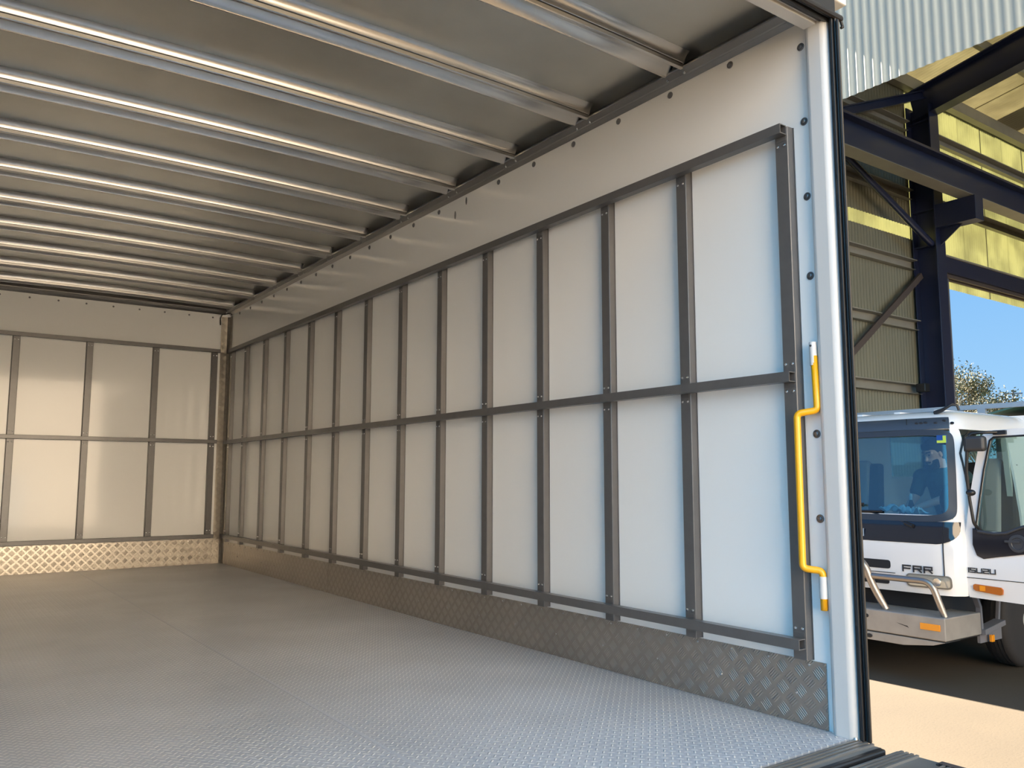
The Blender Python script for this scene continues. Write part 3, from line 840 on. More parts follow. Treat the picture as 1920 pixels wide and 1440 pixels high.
# floor and near sill
sh.box((7.6, yb0 + .02, -.16), (XR, yb1 - .02, -.12))
cab = sh.build('cab_shell', m_cab, tr, smooth=38)
MB().box((XR - .012, TY - .60, .80), (XR - .008, TY + .55, 1.24)).build('rear_window', m_dglass, tr)
ws = patch(-1, 1, 0.43, 1.20, off=-0.004, nt=40, th=0.006, tfun=lambda z: (-(lvl(z)[1] - .15 + .10), (lvl(z)[1] - .15 + .10)))
ws.build('windscreen', m_wind, tr, smooth=60)
def ring(z0, z1, ins, zin, off, n_=200, th=.014, pw=.17):
    """rounded rubber frame lying on the skin between an outer and an inner loop"""
    vs = []; zc, hz = (z0 + z1) / 2, (z1 - z0) / 2
    for (o1, h1, of) in ((0, hz, off), (ins, hz - zin, off), (ins, hz - zin, off - th), (0, hz, off - th)):
        for i in range(n_):
            a = 2 * PI * i / n_
            c, q = math.cos(a), math.sin(a)
            c = math.copysign(abs(c) ** pw, c); q = math.copysign(abs(q) ** pw, q)
            m_ = max(abs(c), abs(q))
            z = zc + h1 * q
            vs.append(surf(c * (lvl(z)[1] - .15 + .13 - o1), z, of))
    fs = []
    for k in range(4):
        for i in range(n_):
            fs.append((k * n_ + i, k * n_ + (i + 1) % n_, ((k + 1) % 4) * n_ + (i + 1) % n_, ((k + 1) % 4) * n_ + i))
    return MB().add(vs, fs)
fr = ring(.400, 1.224, .064, .054, .008)
fr.build('windscreen_seal', m_cabdark, tr, smooth=40)
vis = patch(-1, 1, 1.225, 1.335, .010, 40, .02, lambda z: (-(lvl(z)[1] - .15 + .10), (lvl(z)[1] - .15 + .10)))
vo = vis.build('roof_visor', pm('visor_grey', (0.05, 0.065, 0.085), 0.35), tr, smooth=40)
for y, z in ((2.49, 1.285), (2.45, 1.285), (2.41, 1.287), (2.32, 1.28), (2.26, 1.30), (2.19, 1.275)):
    p = surf(y - TY, z, .012); MB().ball((p.x, p.y, p.z), .016, 8, 6, (.35, 1.2, .8)).build('visor_clip', m_rubber, vo, smooth=40)
p = surf(2.58 - TY, 1.28, .012); MB().box((p.x - .002, p.y - .003, 1.235), (p.x + .002, p.y + .003, 1.33)).build('visor_joint', m_rubber, vo)
# black panel under the windscreen, rounded lower corners
def bpf(z):
    q_ = min(1, max(0, (z - .212) / .13)); w0 = .84 + .225 * math.sqrt(max(0, 1 - (1 - q_) ** 2))
    return -w0, w0
bpn = patch(-1, 1, 0.215, 0.405, .004, 40, .01, bpf, [.214, .218, .226, .238, .255, .275, .30, .33, .36, .405])
bo = bpn.build('black_nose_panel', m_gblack, tr, smooth=40)
# nose panel seams, air slots
sm = patch(-.933, -.927, -.06, .405, .0055, 1, .01)
sm = merge(sm, patch(.927, .933, -.06, .405, .0055, 1, .01), patch(-.50, .50, -.065, -.060, .004, 20, .01))
sm.build('panel_gap', m_rubber, tr)
sm = MB()
def slot(t0, t1, z0, z1, off=.004, nt=16):
    h = (z1 - z0) / 2; zc = (z0 + z1) / 2; zs = [zc - h * math.cos(PI * i / 12) for i in range(13)]
    def tf(z):
        k = h * .7 * (1 - max(0, 1 - ((z - zc) / h) ** 4) ** .5)
        return t0 + k, t1 - k
    return patch(t0, t1, z0, z1, off, nt, .03, tf, zs)
for args in ((-.46, .46, -.028, .048), (-.44, .44, -.165, -.10)):
    slot(*args).build('air_slot', m_dark, tr)
# headlamps
for sg in (-1, 1):
    hl = slot(*( (-.985, -.60) if sg < 0 else (.60, .985)), -.165, -.052, .010)
    ho = hl.build('headlamp', m_lampd, tr)
    slot(*((-.970, -.615) if sg < 0 else (.615, .970)), -.153, -.063, .014).build('lens', m_lamp, ho, smooth=40)
    p = surf(sg * .87, -.108, .016)
    MB().lathe([(.035, .01), (.033, .0), (.015, .004)], (p.x - .004, p.y, p.z), 'x', 18).build('reflector', m_zinc, ho, smooth=40)
# stroked letters
GL = {'I': [[(0, 0), (0, 1)]], 'S': [[(1, 1), (0, 1), (0, .5), (1, .5), (1, 0), (0, 0)]], 'U': [[(0, 1), (0, 0), (1, 0), (1, 1)]], 'Z': [[(0, 1), (1, 1), (1, .5), (0, .5), (0, 0), (1, 0)]],
      'F': [[(0, 0), (0, 1), (1, 1)], [(0, .5), (.9, .5)]], 'R': [[(0, 0), (0, 1), (1, 1), (1, .5), (0, .5)], [(.55, .5), (1, 0)]], 'A': [[(0, 0), (0, .6), (.4, 1), (1, 1), (1, 0)], [(0, .45), (1, .45)]]}
def letters(word, y0, z0, x, lw_, lh, gap, st, slope=0.0):
    """reads left to right for someone facing +x: letters run towards -y"""
    mb = MB(); cy = y0; sgi = 0
    for ch_ in word:
        wd = lw_ * (.0 if ch_ == 'I' else 1)
        for pl in GL[ch_]:
            for a, b_ in zip(pl[:-1], pl[1:]):
                sgi += 1; xx = x - .0006 * (sgi % 3)
                P0 = Vector((xx, cy - a[0] * wd, z0 + a[1] * lh + slope * (y0 - cy))); P1 = Vector((xx, cy - b_[0] * wd, z0 + b_[1] * lh + slope * (y0 - cy)))
                d = (P1 - P0).normalized() * st * .5
                mb.bar(P0 - d, P1 + d, st, .004, (1, 0, 0)) if abs((P1 - P0).x) < 1 else None
        cy -= wd + gap
    return mb
letters('FRR', 2.525, -.035, 7.262, .068, .048, .028, .013).build('lettering', m_letter, tr)
letters('ISUZU', 3.225, .255, 7.252, .05, .06, .035, .011).build('lettering', m_chrome, tr)
# wipers
MB().tube([(7.30, 2.50, .385), (7.315, 2.68, .435), (7.315, 2.86, .47), (7.31, 3.0, .475)], .009, 8).tube([(7.30, 2.72, .482), (7.30, 3.1, .475)], .010, 6).tube([(7.29, 2.50, .385), (7.275, 2.42, .36)], .018, 8).build('wiper', m_rubber, tr, smooth=40)
MB().tube([(7.30, 3.3, .385), (7.315, 3.1, .50), (7.315, 2.92, .53)], .009, 8).tube([(7.30, 2.90, .545), (7.30, 3.3, .56)], .010, 6).build('wiper', m_rubber, tr, smooth=40)
# rego label on the screen
p = surf(2.235 - TY, 1.13, .004)
lb_ = MB().box((7.502, 2.195, 1.09), (7.506, 2.285, 1.165)).build('windscreen_label', m_blue, tr)
MB().box((7.4985, 2.20, 1.095), (7.5015, 2.283, 1.118)).box((7.4985, 2.20, 1.118), (7.5015, 2.228, 1.160)).build('label_border', m_lime, lb_)
# aerial / grab loop on the roof corner
MB().tube([(7.72, 2.40, 1.385), (7.70, 2.33, 1.40), (7.70, 2.27, 1.43), (7.72, 2.235, 1.455), (7.75, 2.21, 1.44), (7.76, 2.20, 1.40)], .016, 8, True, [1.3, 1.2, .8, .7, .7, .8]).build('roof_aerial_mount', m_rubber, tr, smooth=60)
# bumper with skirt and bull bar
bu = empty('x', (0, 0, 0)); bpy.data.objects.remove(bu)
bmp = MB().prism([(7.02, 4.14, -.37), (7.02, 4.14, -.555), (7.62, 4.14, -.555), (7.62, 4.14, -.37)], (0, -2.09, 0))
bo_ = bmp.build('bumper', m_bump, tr, bevel=.008)
MB().prism([(7.024, 4.05, -.565), (7.024, 2.055, -.565), (7.024, 2.16, -.60), (7.024, 2.42, -.635), (7.024, 3.78, -.635)], (.25, 0, 0)).build('bumper_skirt', m_bump, bo_, bevel=.003)
MB().box((7.03, 2.06, -.565), (7.6, 4.13, -.556)).build('skirt_gap', m_rubber, bo_)
MB().prism([(7.0195, y, z) for y, z in [(2.475, -.452), (2.44, -.458), (2.40, -.466), (2.375, -.468), (2.36, -.486), (2.372, -.480), (2.395, -.474), (2.44, -.463)]], (.001, 0, 0)).build('scrape_mark', m_brownrub, bo_)
for y in (2.175, 4.025):
    MB().box((7.012, y - .085, -.478), (7.022, y + .085, -.425)).build('indicator', m_amber, bo_, bevel=.003)
MB().lathe([(.016, 0), (.012, -.012)], (7.019, 2.745, -.43), 'x', 12).ball((7.018, 2.73, -.60), .03, 10, 6, (.1, 1, .6)).build('bumper_fitting', m_rubber, bo_)
bbm = MB()
for sg in (-1, 1):
    yo = TY + sg * 1.0; yi = TY + sg * .47
    yo = 2.10 if sg < 0 else 4.10
    bbm.tube(arc_path([(7.12, yo, -.37), (7.10, yo + .03 * -sg, -.26), (7.08, 2.18 if sg < 0 else 4.02, -.085), (7.08, 2.86 if sg < 0 else 3.34, -.085)], .085, 8), .028, 12)
    bbm.tube(arc_path([(7.12, 2.62 if sg < 0 else 3.58, -.37), (7.08, 2.72 if sg < 0 else 3.48, -.16), (7.05, 2.78 if sg < 0 else 3.42, .06), (7.05, 3.1, .06)], .11, 8), .033, 12)
bbm.build('bull_bar', m_bull, tr, smooth=50)
# wheels
def wheel(name, x, y, r=.43, w_=.24):
    mb = MB().lathe([(r * .55, 0), (r * .86, .0), (r * .96, .02), (r, .05), (r, w_ - .05), (r * .96, w_ - .02), (r * .86, w_), (r * .55, w_)], (x, y, GZ + r), 'y', 48)
    o = mb.build(name, m_tyre, tr, smooth=40)
    for i in range(4):
        MB().lathe([(r + .0015, 0), (r + .0015, .008)], (x, y + .055 + i * (w_ - .12) / 3.2, GZ + r), 'y', 48).build('tread_groove', m_rubber, o)
    MB().lathe([(.05, -.03), (.08, -.02), (.10, .04), (r * .5, .06), (r * .54, .01), (r * .56, .0), (r * .56, w_), (.05, w_)], (x, y + .0, GZ + r), 'y', 32).build('rim', m_rim, o, smooth=40)
    return o
for x in (8.53, 12.4):
    for y in (2.07, 3.89): wheel('wheel', x, y)
# front step and inner panels
st = MB()
st.bar((7.575, 2.08, -.20), (7.655, 2.08, -.33), .03, .045, (0, 1, 0)).bar((7.655, 2.08, -.32), (7.665, 2.08, -.56), .03, .045, (0, 1, 0)).bar((7.65, 2.08, -.54), (8.02, 2.08, -.49), .10, .045, (0, 0, 1)).bar((8.02, 2.10, -.49), (8.08, 2.10, -.22), .03, .03, (0, 1, 0))
st.build('step', m_jamb, tr, bevel=.004)
MB().box((7.765, 2.035, -.635), (7.815, 2.06, -.575)).build('side_marker', m_amber, tr, bevel=.004)
MB().box((8.3, 2.30, -.62), (12.9, 2.36, -.30)).box((7.45, 3.92, -.75), (8.0, 4.0, -.3)).box((7.5, 2.6, -.62), (13.0, 2.7, -.40)).box((7.5, 3.5, -.62), (13.0, 3.6, -.40)).box((7.4, 2.3, -.5), (8.2, 3.9, -.23)).build('chassis', m_dark, tr)
MB().box((7.66, 2.085, -.64), (8.05, 2.11, -.54)).build('splash_panel', m_jamb, tr)
# interior: dashboard, seats, pale headliner edge
MB().prism([(7.36, 2.15, .40), (7.82, 2.15, .44), (7.90, 2.15, .36), (7.88, 2.15, -.10), (7.50, 2.15, -.10)], (0, 1.9, 0)).build('dashboard', m_dark, tr, bevel=.02)
for y in (2.30, 3.66):
    s2 = MB().box((8.02, y - .22, .10), (8.52, y + .24, .24)).build('seat_cushion', m_seat, tr, bevel=.05, seg=3)
    bk = MB().prism([(8.38, y - .10, .22), (8.50, y - .10, .22), (8.62, y - .08, .96), (8.53, y - .08, .98)], (0, .20 if y < 3 else .2, 0))
    bk.build('seat_back', m_seat, tr, bevel=.035, seg=4)
    MB().prism([(8.41, y - .24, .22), (8.52, y - .24, .22), (8.64, y - .2, .94), (8.55, y - .2, .94)], (0, .46, 0)).build('seat_back_surround', m_dark, tr, bevel=.03)
MB().tube([(7.95 + .06 * math.cos(a), 3.62 + .20 * math.sin(a), .55 + .17 * math.cos(a)) for a in [2 * PI * i / 24 for i in range(25)]], .014, 8).build('steering_wheel', m_rubber, tr, smooth=40)
MB().prism([(8.50, 2.09, .12), (8.70, 2.09, .12), (8.62, 2.13, 1.20), (8.47, 2.13, 1.20)], (0, .05, 0)).box((8.46, 2.13, 1.16), (8.7, 2.2, 1.22)).build('door_pillar_trim', m_trim, tr)
MB().tube([surf(-tside(z, XD0 + .01), z, .004) for z in (.2, .5, .8, 1.0)] + [Vector((7.66, 2.12, 1.15)), Vector((7.78, 2.125, 1.20)), Vector((8.48, 2.125, 1.205))], .010, 8).build('door_opening_seal', m_brownrub, tr, smooth=40)
# dark oval mirror at the lower near corner of the screen
km = MB().ball((7.44, 2.195, .575), .1, 16, 10, (.35, .62, 1.35)).build('kerb_mirror', m_gblack, tr, smooth=True)
# open near door
dr = empty('door', (7.46, 2.06, .4)); dr.parent = tr; dr.location = Vector((7.46, 2.06, .4)) - parent_loc(tr)
def dpoly(pts, x, th):
    return MB().prism([(x, y, z) for y, z in pts], (th, 0, 0))
XO = 7.44
inner_hole = [(1.965, .335), (1.915, .60), (1.865, .85), (1.80, 1.10), (1.77, 1.125), (1.13, 1.14), (1.07, 1.10), (1.04, .60), (1.06, .43), (1.45, .40), (1.58, .37), (1.66, .32), (1.75, .30), (1.90, .305)]
outer = [(2.045, .335), (2.00, .60), (1.945, .85), (1.875, 1.13), (1.82, 1.185), (1.12, 1.20), (1.0, 1.13), (.955, .60), (.95, .43), (.95, .40), (.95, .37), (.95, .32), (.95, .30), (.95, .28)]
n = len(outer)
mbd = MB()
vs = [(XO, y, z) for y, z in outer] + [(XO, y, z) for y, z in inner_hole] + [(XO + .05, y, z) for y, z in outer] + [(XO + .05, y, z) for y, z in inner_hole]
fs = []
for i in range(9):
    j = i + 1
    fs += [(i, j, n + j, n + i), (2 * n + i, 3 * n + i, 3 * n + j, 2 * n + j), (i, 2 * n + i, 2 * n + j, j), (n + i, n + j, 3 * n + j, 3 * n + i)]
mbd.add(vs, fs)
# lower skin with a belly, swelling outwards
low_l = [(2.045, .335), (2.06, .28), (2.065, .10), (2.062, -.06), (2.055, -.14), (2.045, -.225)]
zs = [.335, .28, .10, -.06, -.14, -.225]; offs = [0, .0, .018, .022, .010, .0]
vs, fs = [], []
for k, z in enumerate(zs):
    yl = low_l[k][0]
    zr = z - (.03 if k == 5 else (0.0 if k else 0)) 
    for i in range(9):
        t = i / 8
        vs.append((XO - offs[k], yl + (.95 - yl) * t, z + (zr - z) * t))
for k, z in enumerate(zs):
    yl = low_l[k][0]
    zr = z - (.03 if k == 5 else 0)
    for i in range(9):
        t = i / 8
        vs.append((XO + .06, yl + (.95 - yl) * t, z + (zr - z) * t))
o2 = 9 * len(zs)
for k in range(len(zs) - 1):
    for i in range(8):
        a = k * 9 + i
        fs += [(a, a + 1, a + 10, a + 9), (o2 + a, o2 + a + 9, o2 + a + 10, o2 + a + 1)]
    for i in (0, 8):
        a = k * 9 + i
        fs.append((a, a + 9, o2 + a + 9, o2 + a))
for k in (0, len(zs) - 1):
    for i in range(8):
        a = k * 9 + i
        fs.append((a, o2 + a, o2 + a + 1, a + 1))
mbd.add(vs, fs)
mbd.build('door_panel', m_cab, dr, smooth=35)
# black garnish under the glass (a dip towards the front)
gar = [(1.975, .34), (1.90, .315), (1.74, .31), (1.64, .335), (1.56, .385), (1.45, .415), (1.06, .445), (1.04, .35), (1.06, .10), (1.55, .06), (1.80, .02), (1.92, -.005), (1.96, .03), (1.985, .12)]
XG2 = XO - .024
MB().prism([(XG2, y, z) for y, z in [(1.978, .36), (1.90, .335), (1.74, .33), (1.64, .35), (1.56, .40), (1.45, .43), (1.06, .46), (0.99, .30), (0.99, .24), (1.55, .17), (1.80, .125), (1.90, .105), (1.955, .13), (1.985, .22)]], (.028, 0, 0)).build('belt_garnish', m_gblack, dr, bevel=.004)
MB().tube([(XG2 - .006, 1.93, .335), (XG2 - .006, 1.80, .32), (XG2 - .006, 1.70, .33), (XG2 - .006, 1.60, .375), (XG2 - .006, 1.48, .42), (XG2 - .006, 1.10, .45)], .014, 8).build('garnish_lip', m_cabdark, dr, smooth=50)
MB().prism([(XO + .02, y, z) for y, z in inner_hole], (.006, 0, 0)).build('door_glass', m_dglass, dr)
for k in (0,):
    MB().tube([(XO - .002, y, z) for y, z in [(1.965, .34), (1.915, .60), (1.865, .85), (1.80, 1.10), (1.77, 1.125), (1.13, 1.14)]], .008, 6).build('glass_seal', m_rubber, dr, smooth=50)
MB().lathe([(.075, 0), (.072, -.008), (.05, -.010), (.045, -.004)], (XG2, 1.62, .25), 'x', 24).box((XG2 - .014, 1.60, .255), (XG2 - .004, 1.72, .272)).build('door_handle', m_cabdark, dr, smooth=40)
letters('ISUZU', 2.028, -.012, XO - .024, .040, .034, .014, .009, 0.0).build('lettering', m_letter, dr)
MB().box((XO - .0245, .955, -.062), (XO - .018, 2.062, -.056)).build('panel_gap', m_rubber, dr)
ind = MB().prism([(XO - .026, y, z) for y, z in [(2.00, -.118), (1.985, -.108), (1.775, -.118), (1.76, -.135), (1.765, -.175), (1.785, -.182), (1.98, -.165), (2.0, -.15)]], (.02, 0, 0)).build('side_indicator', m_amberd, dr, bevel=.003)
MB().box((XO - .029, 1.90, -.160), (XO - .024, 1.945, -.118)).build('bright_lens_patch', m_amber, ind)  # brighter amber patch on the darker amber lens
# mirror arm and heads
ma_ = MB().tube(arc_path([(XO - .01, 1.72, 1.165), (XO - .09, 1.80, 1.165), (XO - .13, 1.905, 1.155), (XO - .14, 1.925, 1.0), (XO - .13, 1.945, .85), (XO - .10, 1.95, .62), (XO - .08, 1.935, .40), (XO - .01, 1.92, .345)], .03, 5), .013, 10)
ma_.box((XO - .03, 1.66, 1.145), (XO + .0, 1.76, 1.18)).ball((XO - .12, 1.925, .66), .035, 10, 8, (1, 1.1, .8)).build('mirror_arm', m_rubber, dr, smooth=40)
mh = MB().box((XO - .19, 1.765, 1.005), (XO - .11, 1.925, 1.135)).build('mirror', pm('mirror_housing', (0.04, 0.04, 0.042), 0.4), dr, bevel=.028, seg=4)
MB().box((XO - .15, 1.90, 1.0), (XO - .09, 1.955, 1.12)).build('mirror_back', m_rubber, mh, bevel=.02, seg=3)
# tray and headboard rack behind the cab
MB().box((9.3, 2.0, -.25), (13.6, 4.2, -.15)).box((9.3, 2.0, -.15), (9.36, 4.2, .25)).build('tray', m_rack, tr, bevel=.005)
MB().box((9.24, 1.95, 1.515), (9.30, 4.35, 1.565)).box((9.24, 2.66, 1.44), (9.28, 2.74, 1.515)).box((9.25, 2.03, -.2), (9.30, 2.08, 1.515)).box((9.25, 4.1, -.2), (9.30, 4.15, 1.515)).box((9.26, 2.08, .45), (9.29, 4.1, .50)).box((9.26, 2.9, -.2), (9.29, 2.94, 1.515)).build('headboard_rack', m_rack, tr)

# ------------------------------------------------------------------ the man cleaning the dashboard
m_flesh = pm('skin', (0.66, 0.38, 0.29), 0.5)
m_shirt = pm('dark_green_shirt', (0.015, 0.045, 0.045), 0.85)
m_hair = pm('dark_hair', (0.022, 0.016, 0.013), 0.8)
def remesh(o, vx, it=4):
    q = o.modifiers.new('fuse', 'REMESH'); q.mode = 'VOXEL'; q.voxel_size = vx; q.use_smooth_shade = True
    q = o.modifiers.new('smooth', 'SMOOTH'); q.iterations = it; q.factor = .5
HC = Vector((7.985, 2.575, 1.015))       # head centre
fwd = Vector((-.86, .34, -.42)).normalized()   # where he looks
rt = fwd.cross(Vector((0, 0, 1))).normalized(); up = rt.cross(fwd).normalized()
def hp(a, b_, c): return HC + rt * a + fwd * b_ + up * c
body = MB()
def eb(mb, c, r, sc):
    """ellipsoid aligned to the head frame"""
    t = MB().ball((0, 0, 0), r, 16, 12, sc)
    mb.add([c + rt * p.x + fwd * p.y + up * p.z for p in t.v], t.f)
eb(body, hp(0, -.01, .02), .1, (.78, .98, 1.10))
eb(body, hp(0, .025, -.055), .075, (.80, .95, .95))
eb(body, hp(0, .055, -.095), .035, (1.0, .9, .8))
body.capsule(hp(0, .088, .012), hp(0, .108, -.022), .009, .015, 10)      # nose
eb(body, hp(0, .086, -.062), .016, (1.5, .6, .45))                       # mouth
eb(body, hp(-.04, .066, .032), .024, (1.1, .6, .5)); eb(body, hp(.04, .066, .032), .024, (1.1, .6, .5))
for sg in (-1, 1): eb(body, hp(sg * .080, -.01, -.01), .03, (.35, .6, 1.0))  # ears
SN, SF = Vector((8.10, 2.36, .79)), Vector((8.05, 2.74, .80))            # shoulders
NK = Vector((8.065, 2.555, .86))
PV = Vector((8.27, 2.50, .30))
body.capsule(NK, hp(0, -.03, -.06), .062, .056)
body.capsule(SN, SF, .066, .066, 14).capsule(NK + Vector((.02, 0, -.10)), PV, .13, .15, 16)
EN, WN = Vector((7.90, 2.385, .615)), Vector((7.70, 2.59, .515))
EF, WF = Vector((7.97, 2.775, .60)), Vector((7.78, 2.755, .485))
for s0, e0, w0 in ((SN, EN, WN), (SF, EF, WF)):
    body.capsule(s0, e0, .052, .044).capsule(e0, w0, .044, .029)
# legs, seated
for y in (2.40, 2.62):
    body.capsule(PV + Vector((-.02, y - 2.5, -.0)), (7.98, y, .34), .085, .065).capsule((7.98, y, .34), (7.96, y, -.02), .058, .042).capsule((7.98, y, -.07), (7.92, y, -.085), .035, .03)
def hand(mb, wpos, d, side, curl=.35, nrm=(0, 0, 1)):
    """palm along d; five unequal fingers, curled towards the dash"""
    d = Vector(d).normalized(); n_ = Vector(nrm); s_v = d.cross(n_).normalized() * side; n_ = s_v.cross(d).normalized() * side
    if n_.z < 0: n_ = -n_
    pc = wpos + d * .045
    mb.capsule(wpos, pc, .027, .028)
    for i, (off, ln) in enumerate(((-.030, .072), (-.010, .082), (.011, .077), (.030, .062))):
        b0_ = wpos + d * .075 + s_v * off
        mb.capsule(wpos + d * .02 + s_v * off * .6, b0_, .014, .0115, 10)
        k1 = b0_ + d * ln * .45 - n_ * ln * curl * .25
        k2 = k1 + d * ln * .32 - n_ * ln * curl * .45
        k3 = k2 + d * ln * .18 - n_ * ln * curl * .55
        mb.capsule(b0_, k1, .0105, .0095, 10).capsule(k1, k2, .0095, .0085, 10).capsule(k2, k3, .0085, .0075, 10)
    t0 = wpos + d * .022 - s_v * .024
    t1 = t0 + d * .035 - s_v * .026 - n_ * .008
    t2 = t1 + d * .030 - s_v * .010 - n_ * .008
    mb.capsule(t0, t1, .0145, .0115, 10).capsule(t1, t2, .0115, .009, 10)
hand(body, WN, (-.62, .62, -.40), 1)
hand(body, WF, (-.80, -.40, -.25), -1)
pe = body.build('person', m_flesh, None, smooth=True)
remesh(pe, .0058, 3)
tag(pe, 'bearded person in a dark shirt inside the white cab, wiping the dashboard with a cloth', 'person')
pe_loc = pe
sh_ = MB().capsule(SN, SF, .078, .078, 14).capsule(NK + Vector((.02, 0, -.10)), PV, .145, .165, 16).capsule(NK + Vector((.01, 0, -.05)), NK + Vector((-.005, .003, -.012)), .075, .068)
for s0, e0 in ((SN, EN), (SF, EF)):
    sh_.capsule(s0, s0.lerp(e0, .72), .068, .062)
so = sh_.build('shirt', m_shirt, pe, smooth=True); remesh(so, .009, 2)
tr_ = MB()
for y in (2.40, 2.62):
    tr_.capsule(PV + Vector((-.02, y - 2.5, 0)), (7.98, y, .34), .10, .078).capsule((7.98, y, .34), (7.96, y, .0), .07, .056)
to = tr_.build('trousers', m_dark, pe, smooth=True); remesh(to, .011, 2)
ha = MB()
eb(ha, hp(0, -.030, .045), .108, (.80, .93, 1.02))
eb(ha, hp(0, -.055, -.01), .09, (.86, .75, 1.0))
for i in range(14):
    a = -1.3 + 2.6 * i / 13
    ha.capsule(hp(.055 * math.sin(a), .035 + .02 * math.cos(a), .105), hp(.082 * math.sin(a), .062 * math.cos(a) + .012, .070), .016, .008, 8)
ho_ = ha.build('hair', m_hair, pe, smooth=True); remesh(ho_, .006, 2)
be = MB()
for i in range(9):
    a = -1.25 + 2.5 * i / 8
    be.capsule(hp(.066 * math.sin(a), .028 + .045 * math.cos(a), -.052), hp(.048 * math.sin(a), .030 + .048 * math.cos(a), -.112), .016, .018, 8)
be.capsule(hp(-.026, .096, -.048), hp(.026, .096, -.048), .008, .008, 8)
bo2 = be.build('beard', m_hair, pe, smooth=True); remesh(bo2, .005, 2)
for sg in (-1, 1):
    MB().capsule(hp(sg * .020, .088, .046), hp(sg * .052, .074, .048), .006, .005, 8).build('eyebrow', m_hair, pe, smooth=True)
    eb(ey := MB(), hp(sg * .034, .079, .018), .010, (1.2, .7, .7)); ey.build('eye', m_dark, pe, smooth=True)
MB().box((8.03, 2.455, .705), (8.032, 2.475, .722)).build('shirt_badge', m_white, pe)
# cloth under the hand
cl = MB(); nx, ny = 22, 16
rr_ = random.Random(3)
vs = []
for i in range(nx + 1):
    for j in range(ny + 1):
        u_, v_ = i / nx - .5, j / ny - .5
        rad = 1 + .22 * math.sin(5 * math.atan2(v_, u_) + 1)
        y = 2.665 - .36 * u_ * rad; x = 7.60 + .13 * v_ * rad
        z = .478 + .030 * math.sin(17 * u_ + 3 * v_) * math.cos(11 * v_ + 5 * u_) + .014 * math.sin(31 * u_ - 19 * v_) + .05 * max(0, -u_) + .03 * max(0, .4 - abs(u_ + .1))
        vs.append((x, y, z))
fs = [(i * (ny + 1) + j, (i + 1) * (ny + 1) + j, (i + 1) * (ny + 1) + j + 1, i * (ny + 1) + j + 1) for i in range(nx) for j in range(ny)]
co = cl.add(vs, fs).build('cleaning_cloth', pm('pale_cloth', (0.9, 0.93, 0.93), .9), None, smooth=True)
q = co.modifiers.new('t', 'SOLIDIFY'); q.thickness = .004
tag(co, 'crumpled pale cleaning cloth under the hand on the truck dashboard', 'cloth')
sb = empty('spray_bottle', (7.56, 2.70, .41), 'small bottle with a white top standing on the truck dashboard', 'bottle')
MB().lathe([(.022, .415), (.026, .42), (.026, .53), (.014, .57), (.011, .58)], (7.70, 2.665, 0), 'z', 16).build('body', m_dark, sb, smooth=40)
tag(MB().lathe([(.013, .58), (.013, .60), (.016, .605), (.014, .63), (.004, .64)], (7.70, 2.665, 0), 'z', 12).build('cap', m_white, sb, smooth=40), 'white cap')

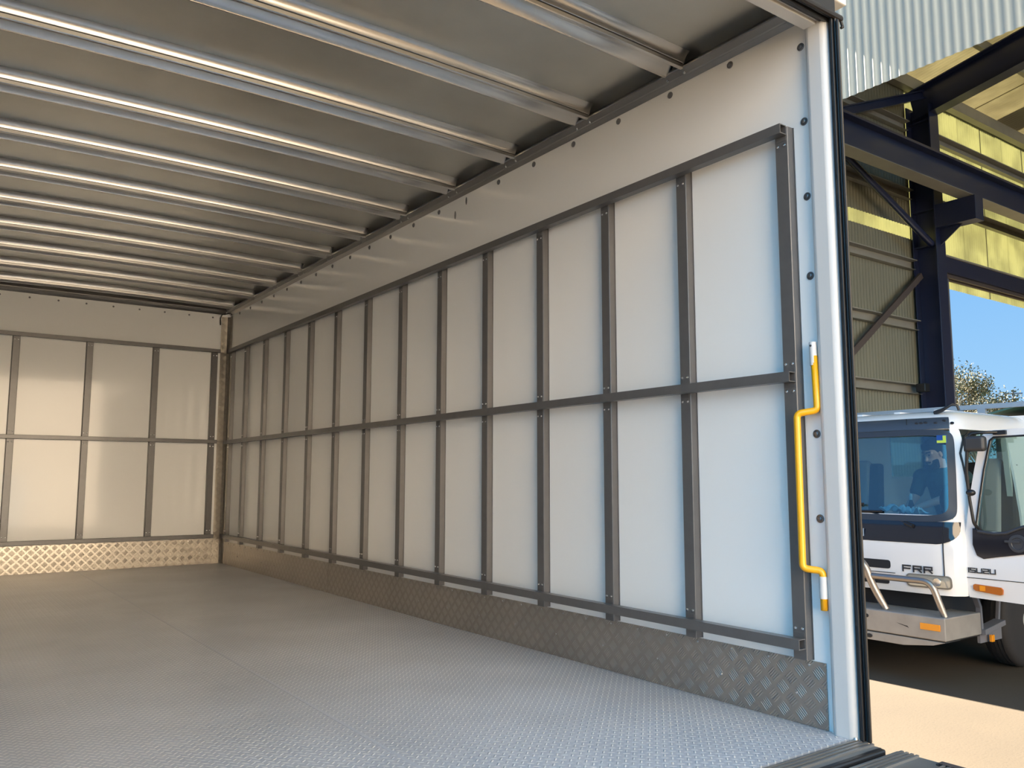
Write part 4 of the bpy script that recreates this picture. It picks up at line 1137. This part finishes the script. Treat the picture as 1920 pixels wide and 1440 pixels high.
# ------------------------------------------------------------------ beyond the workshop doorway
m_leaf = pm('gum_leaves', (0.10, 0.085, 0.038), .7, 0, 0, .3, (1.5, .5))
m_leaf2 = pm('dry_leaves', (0.17, 0.115, 0.055), .7, 0, 0, .3, (1.2, .4))
m_bark = pm('pale_bark', (0.33, 0.30, 0.25), .8)
def tree(x, y, h, rads, seed, label, lm, n=15000, ls=.07):
    rn = random.Random(seed)
    t = empty('gum_tree', (x, y, GZ), label, 'tree', 'trees beyond the workshop')
    tb = MB().tube([(x, y, GZ), (x + .1, y, GZ + h * .4), (x - .05, y + .1, GZ + h * .75)], .16, 8, True, [1.2, .9, .5])
    cl_ = []
    for i in range(rads):
        a = rn.uniform(0, 2 * PI); q = rn.uniform(.1, .33) * h
        c = Vector((x + q * math.cos(a), y + q * math.sin(a), GZ + h * rn.uniform(.50, .93)))
        cl_.append((c, h * rn.uniform(.07, .14)))
        tb.tube([(x, y, GZ + h * rn.uniform(.35, .6)), tuple(c.lerp(Vector((x, y, c.z)), .5) - Vector((0, 0, .06 * h))), tuple(c)], .05, 6, True, [1, .7, .3])
    tb.build('trunk', m_bark, t, smooth=40)
    lf_ = MB(); vs = []; fs = []
    for i in range(n):
        c, rr = rn.choice(cl_)
        d = Vector((rn.gauss(0, 1), rn.gauss(0, 1), rn.gauss(0, .7))).normalized() * rr * rn.uniform(.4, 1.1)
        p = c + d
        a = Vector((rn.gauss(0, 1), rn.gauss(0, 1), rn.gauss(0, 1))).normalized(); b_ = a.cross(Vector((rn.gauss(0, 1), rn.gauss(0, 1), rn.gauss(0, 1)))).normalized()
        k = len(vs); s3 = ls * rn.uniform(.5, 1.2)
        vs += [p - a * s3, p + b_ * s3 * .45, p + a * s3, p - b_ * s3 * .45]; fs.append((k, k + 1, k + 2, k + 3))
    lf_.add(vs, fs).build('foliage', lm, t)
tree(39.0, 18.3, 6.9, 26, 1, 'tall dense gum tree beside the steel column, beyond the doorway', m_leaf)
tree(42.5, 18.6, 5.9, 20, 4, 'shorter dark gum tree right of the tall one, behind the white pole', m_leaf, 12000, .07)
tree(36.5, 17.7, 4.6, 16, 6, 'dry brown bushy tree low in front of the tall gum', m_leaf2, 9000, .065)
for k, (x, y, h) in enumerate(((60, 22.6, 6.6), (60, 21.0, 7.0), (59, 19.3, 7.2), (57, 17.2, 7.4), (56, 15.2, 7.4))):
    tree(x, y, h, 16, 20 + k, 'pale dry distant tree on the skyline above the green shed roof, %s from the poles' % ORD[k], m_leaf2, 3200, .14)
def pole(x, y, top, mat, label, arm=None):
    p = empty('street_pole', (x, y, GZ), label, 'pole')
    MB().tube([(x, y, GZ), (x, y, top)], .09, 8, True, [1.1, .8]).build('post', mat, p, smooth=40)
    if arm: MB().tube([(x - .25, y + .4, top - .22), (x + .25, y - .4, top - .22)], .045, 6).build('cross_arm', mat, p)
pole(40.0, 17.33, 5.05, m_white, 'white street pole standing in front of the gum trees')
pole(52.0, 20.9, 5.95, m_jamb, 'grey power pole on the skyline between the trees', True)
gs = empty('green_shed', (33, 9, GZ), 'shed with a green corrugated roof beyond the truck cab', 'shed')
m_green = pm('green_roof', (0.035, 0.12, 0.10), .4)
MB().box((27, 6.0, GZ), (39, 10.6, 2.6)).build('wall', m_trim, gs)
MB().prism([(26.5, 11.2, 2.55), (26.5, 4.5, 4.2), (26.5, 4.5, 4.26), (26.5, 11.2, 2.61)], (13, 0, 0)).build('roof', m_green, gs)
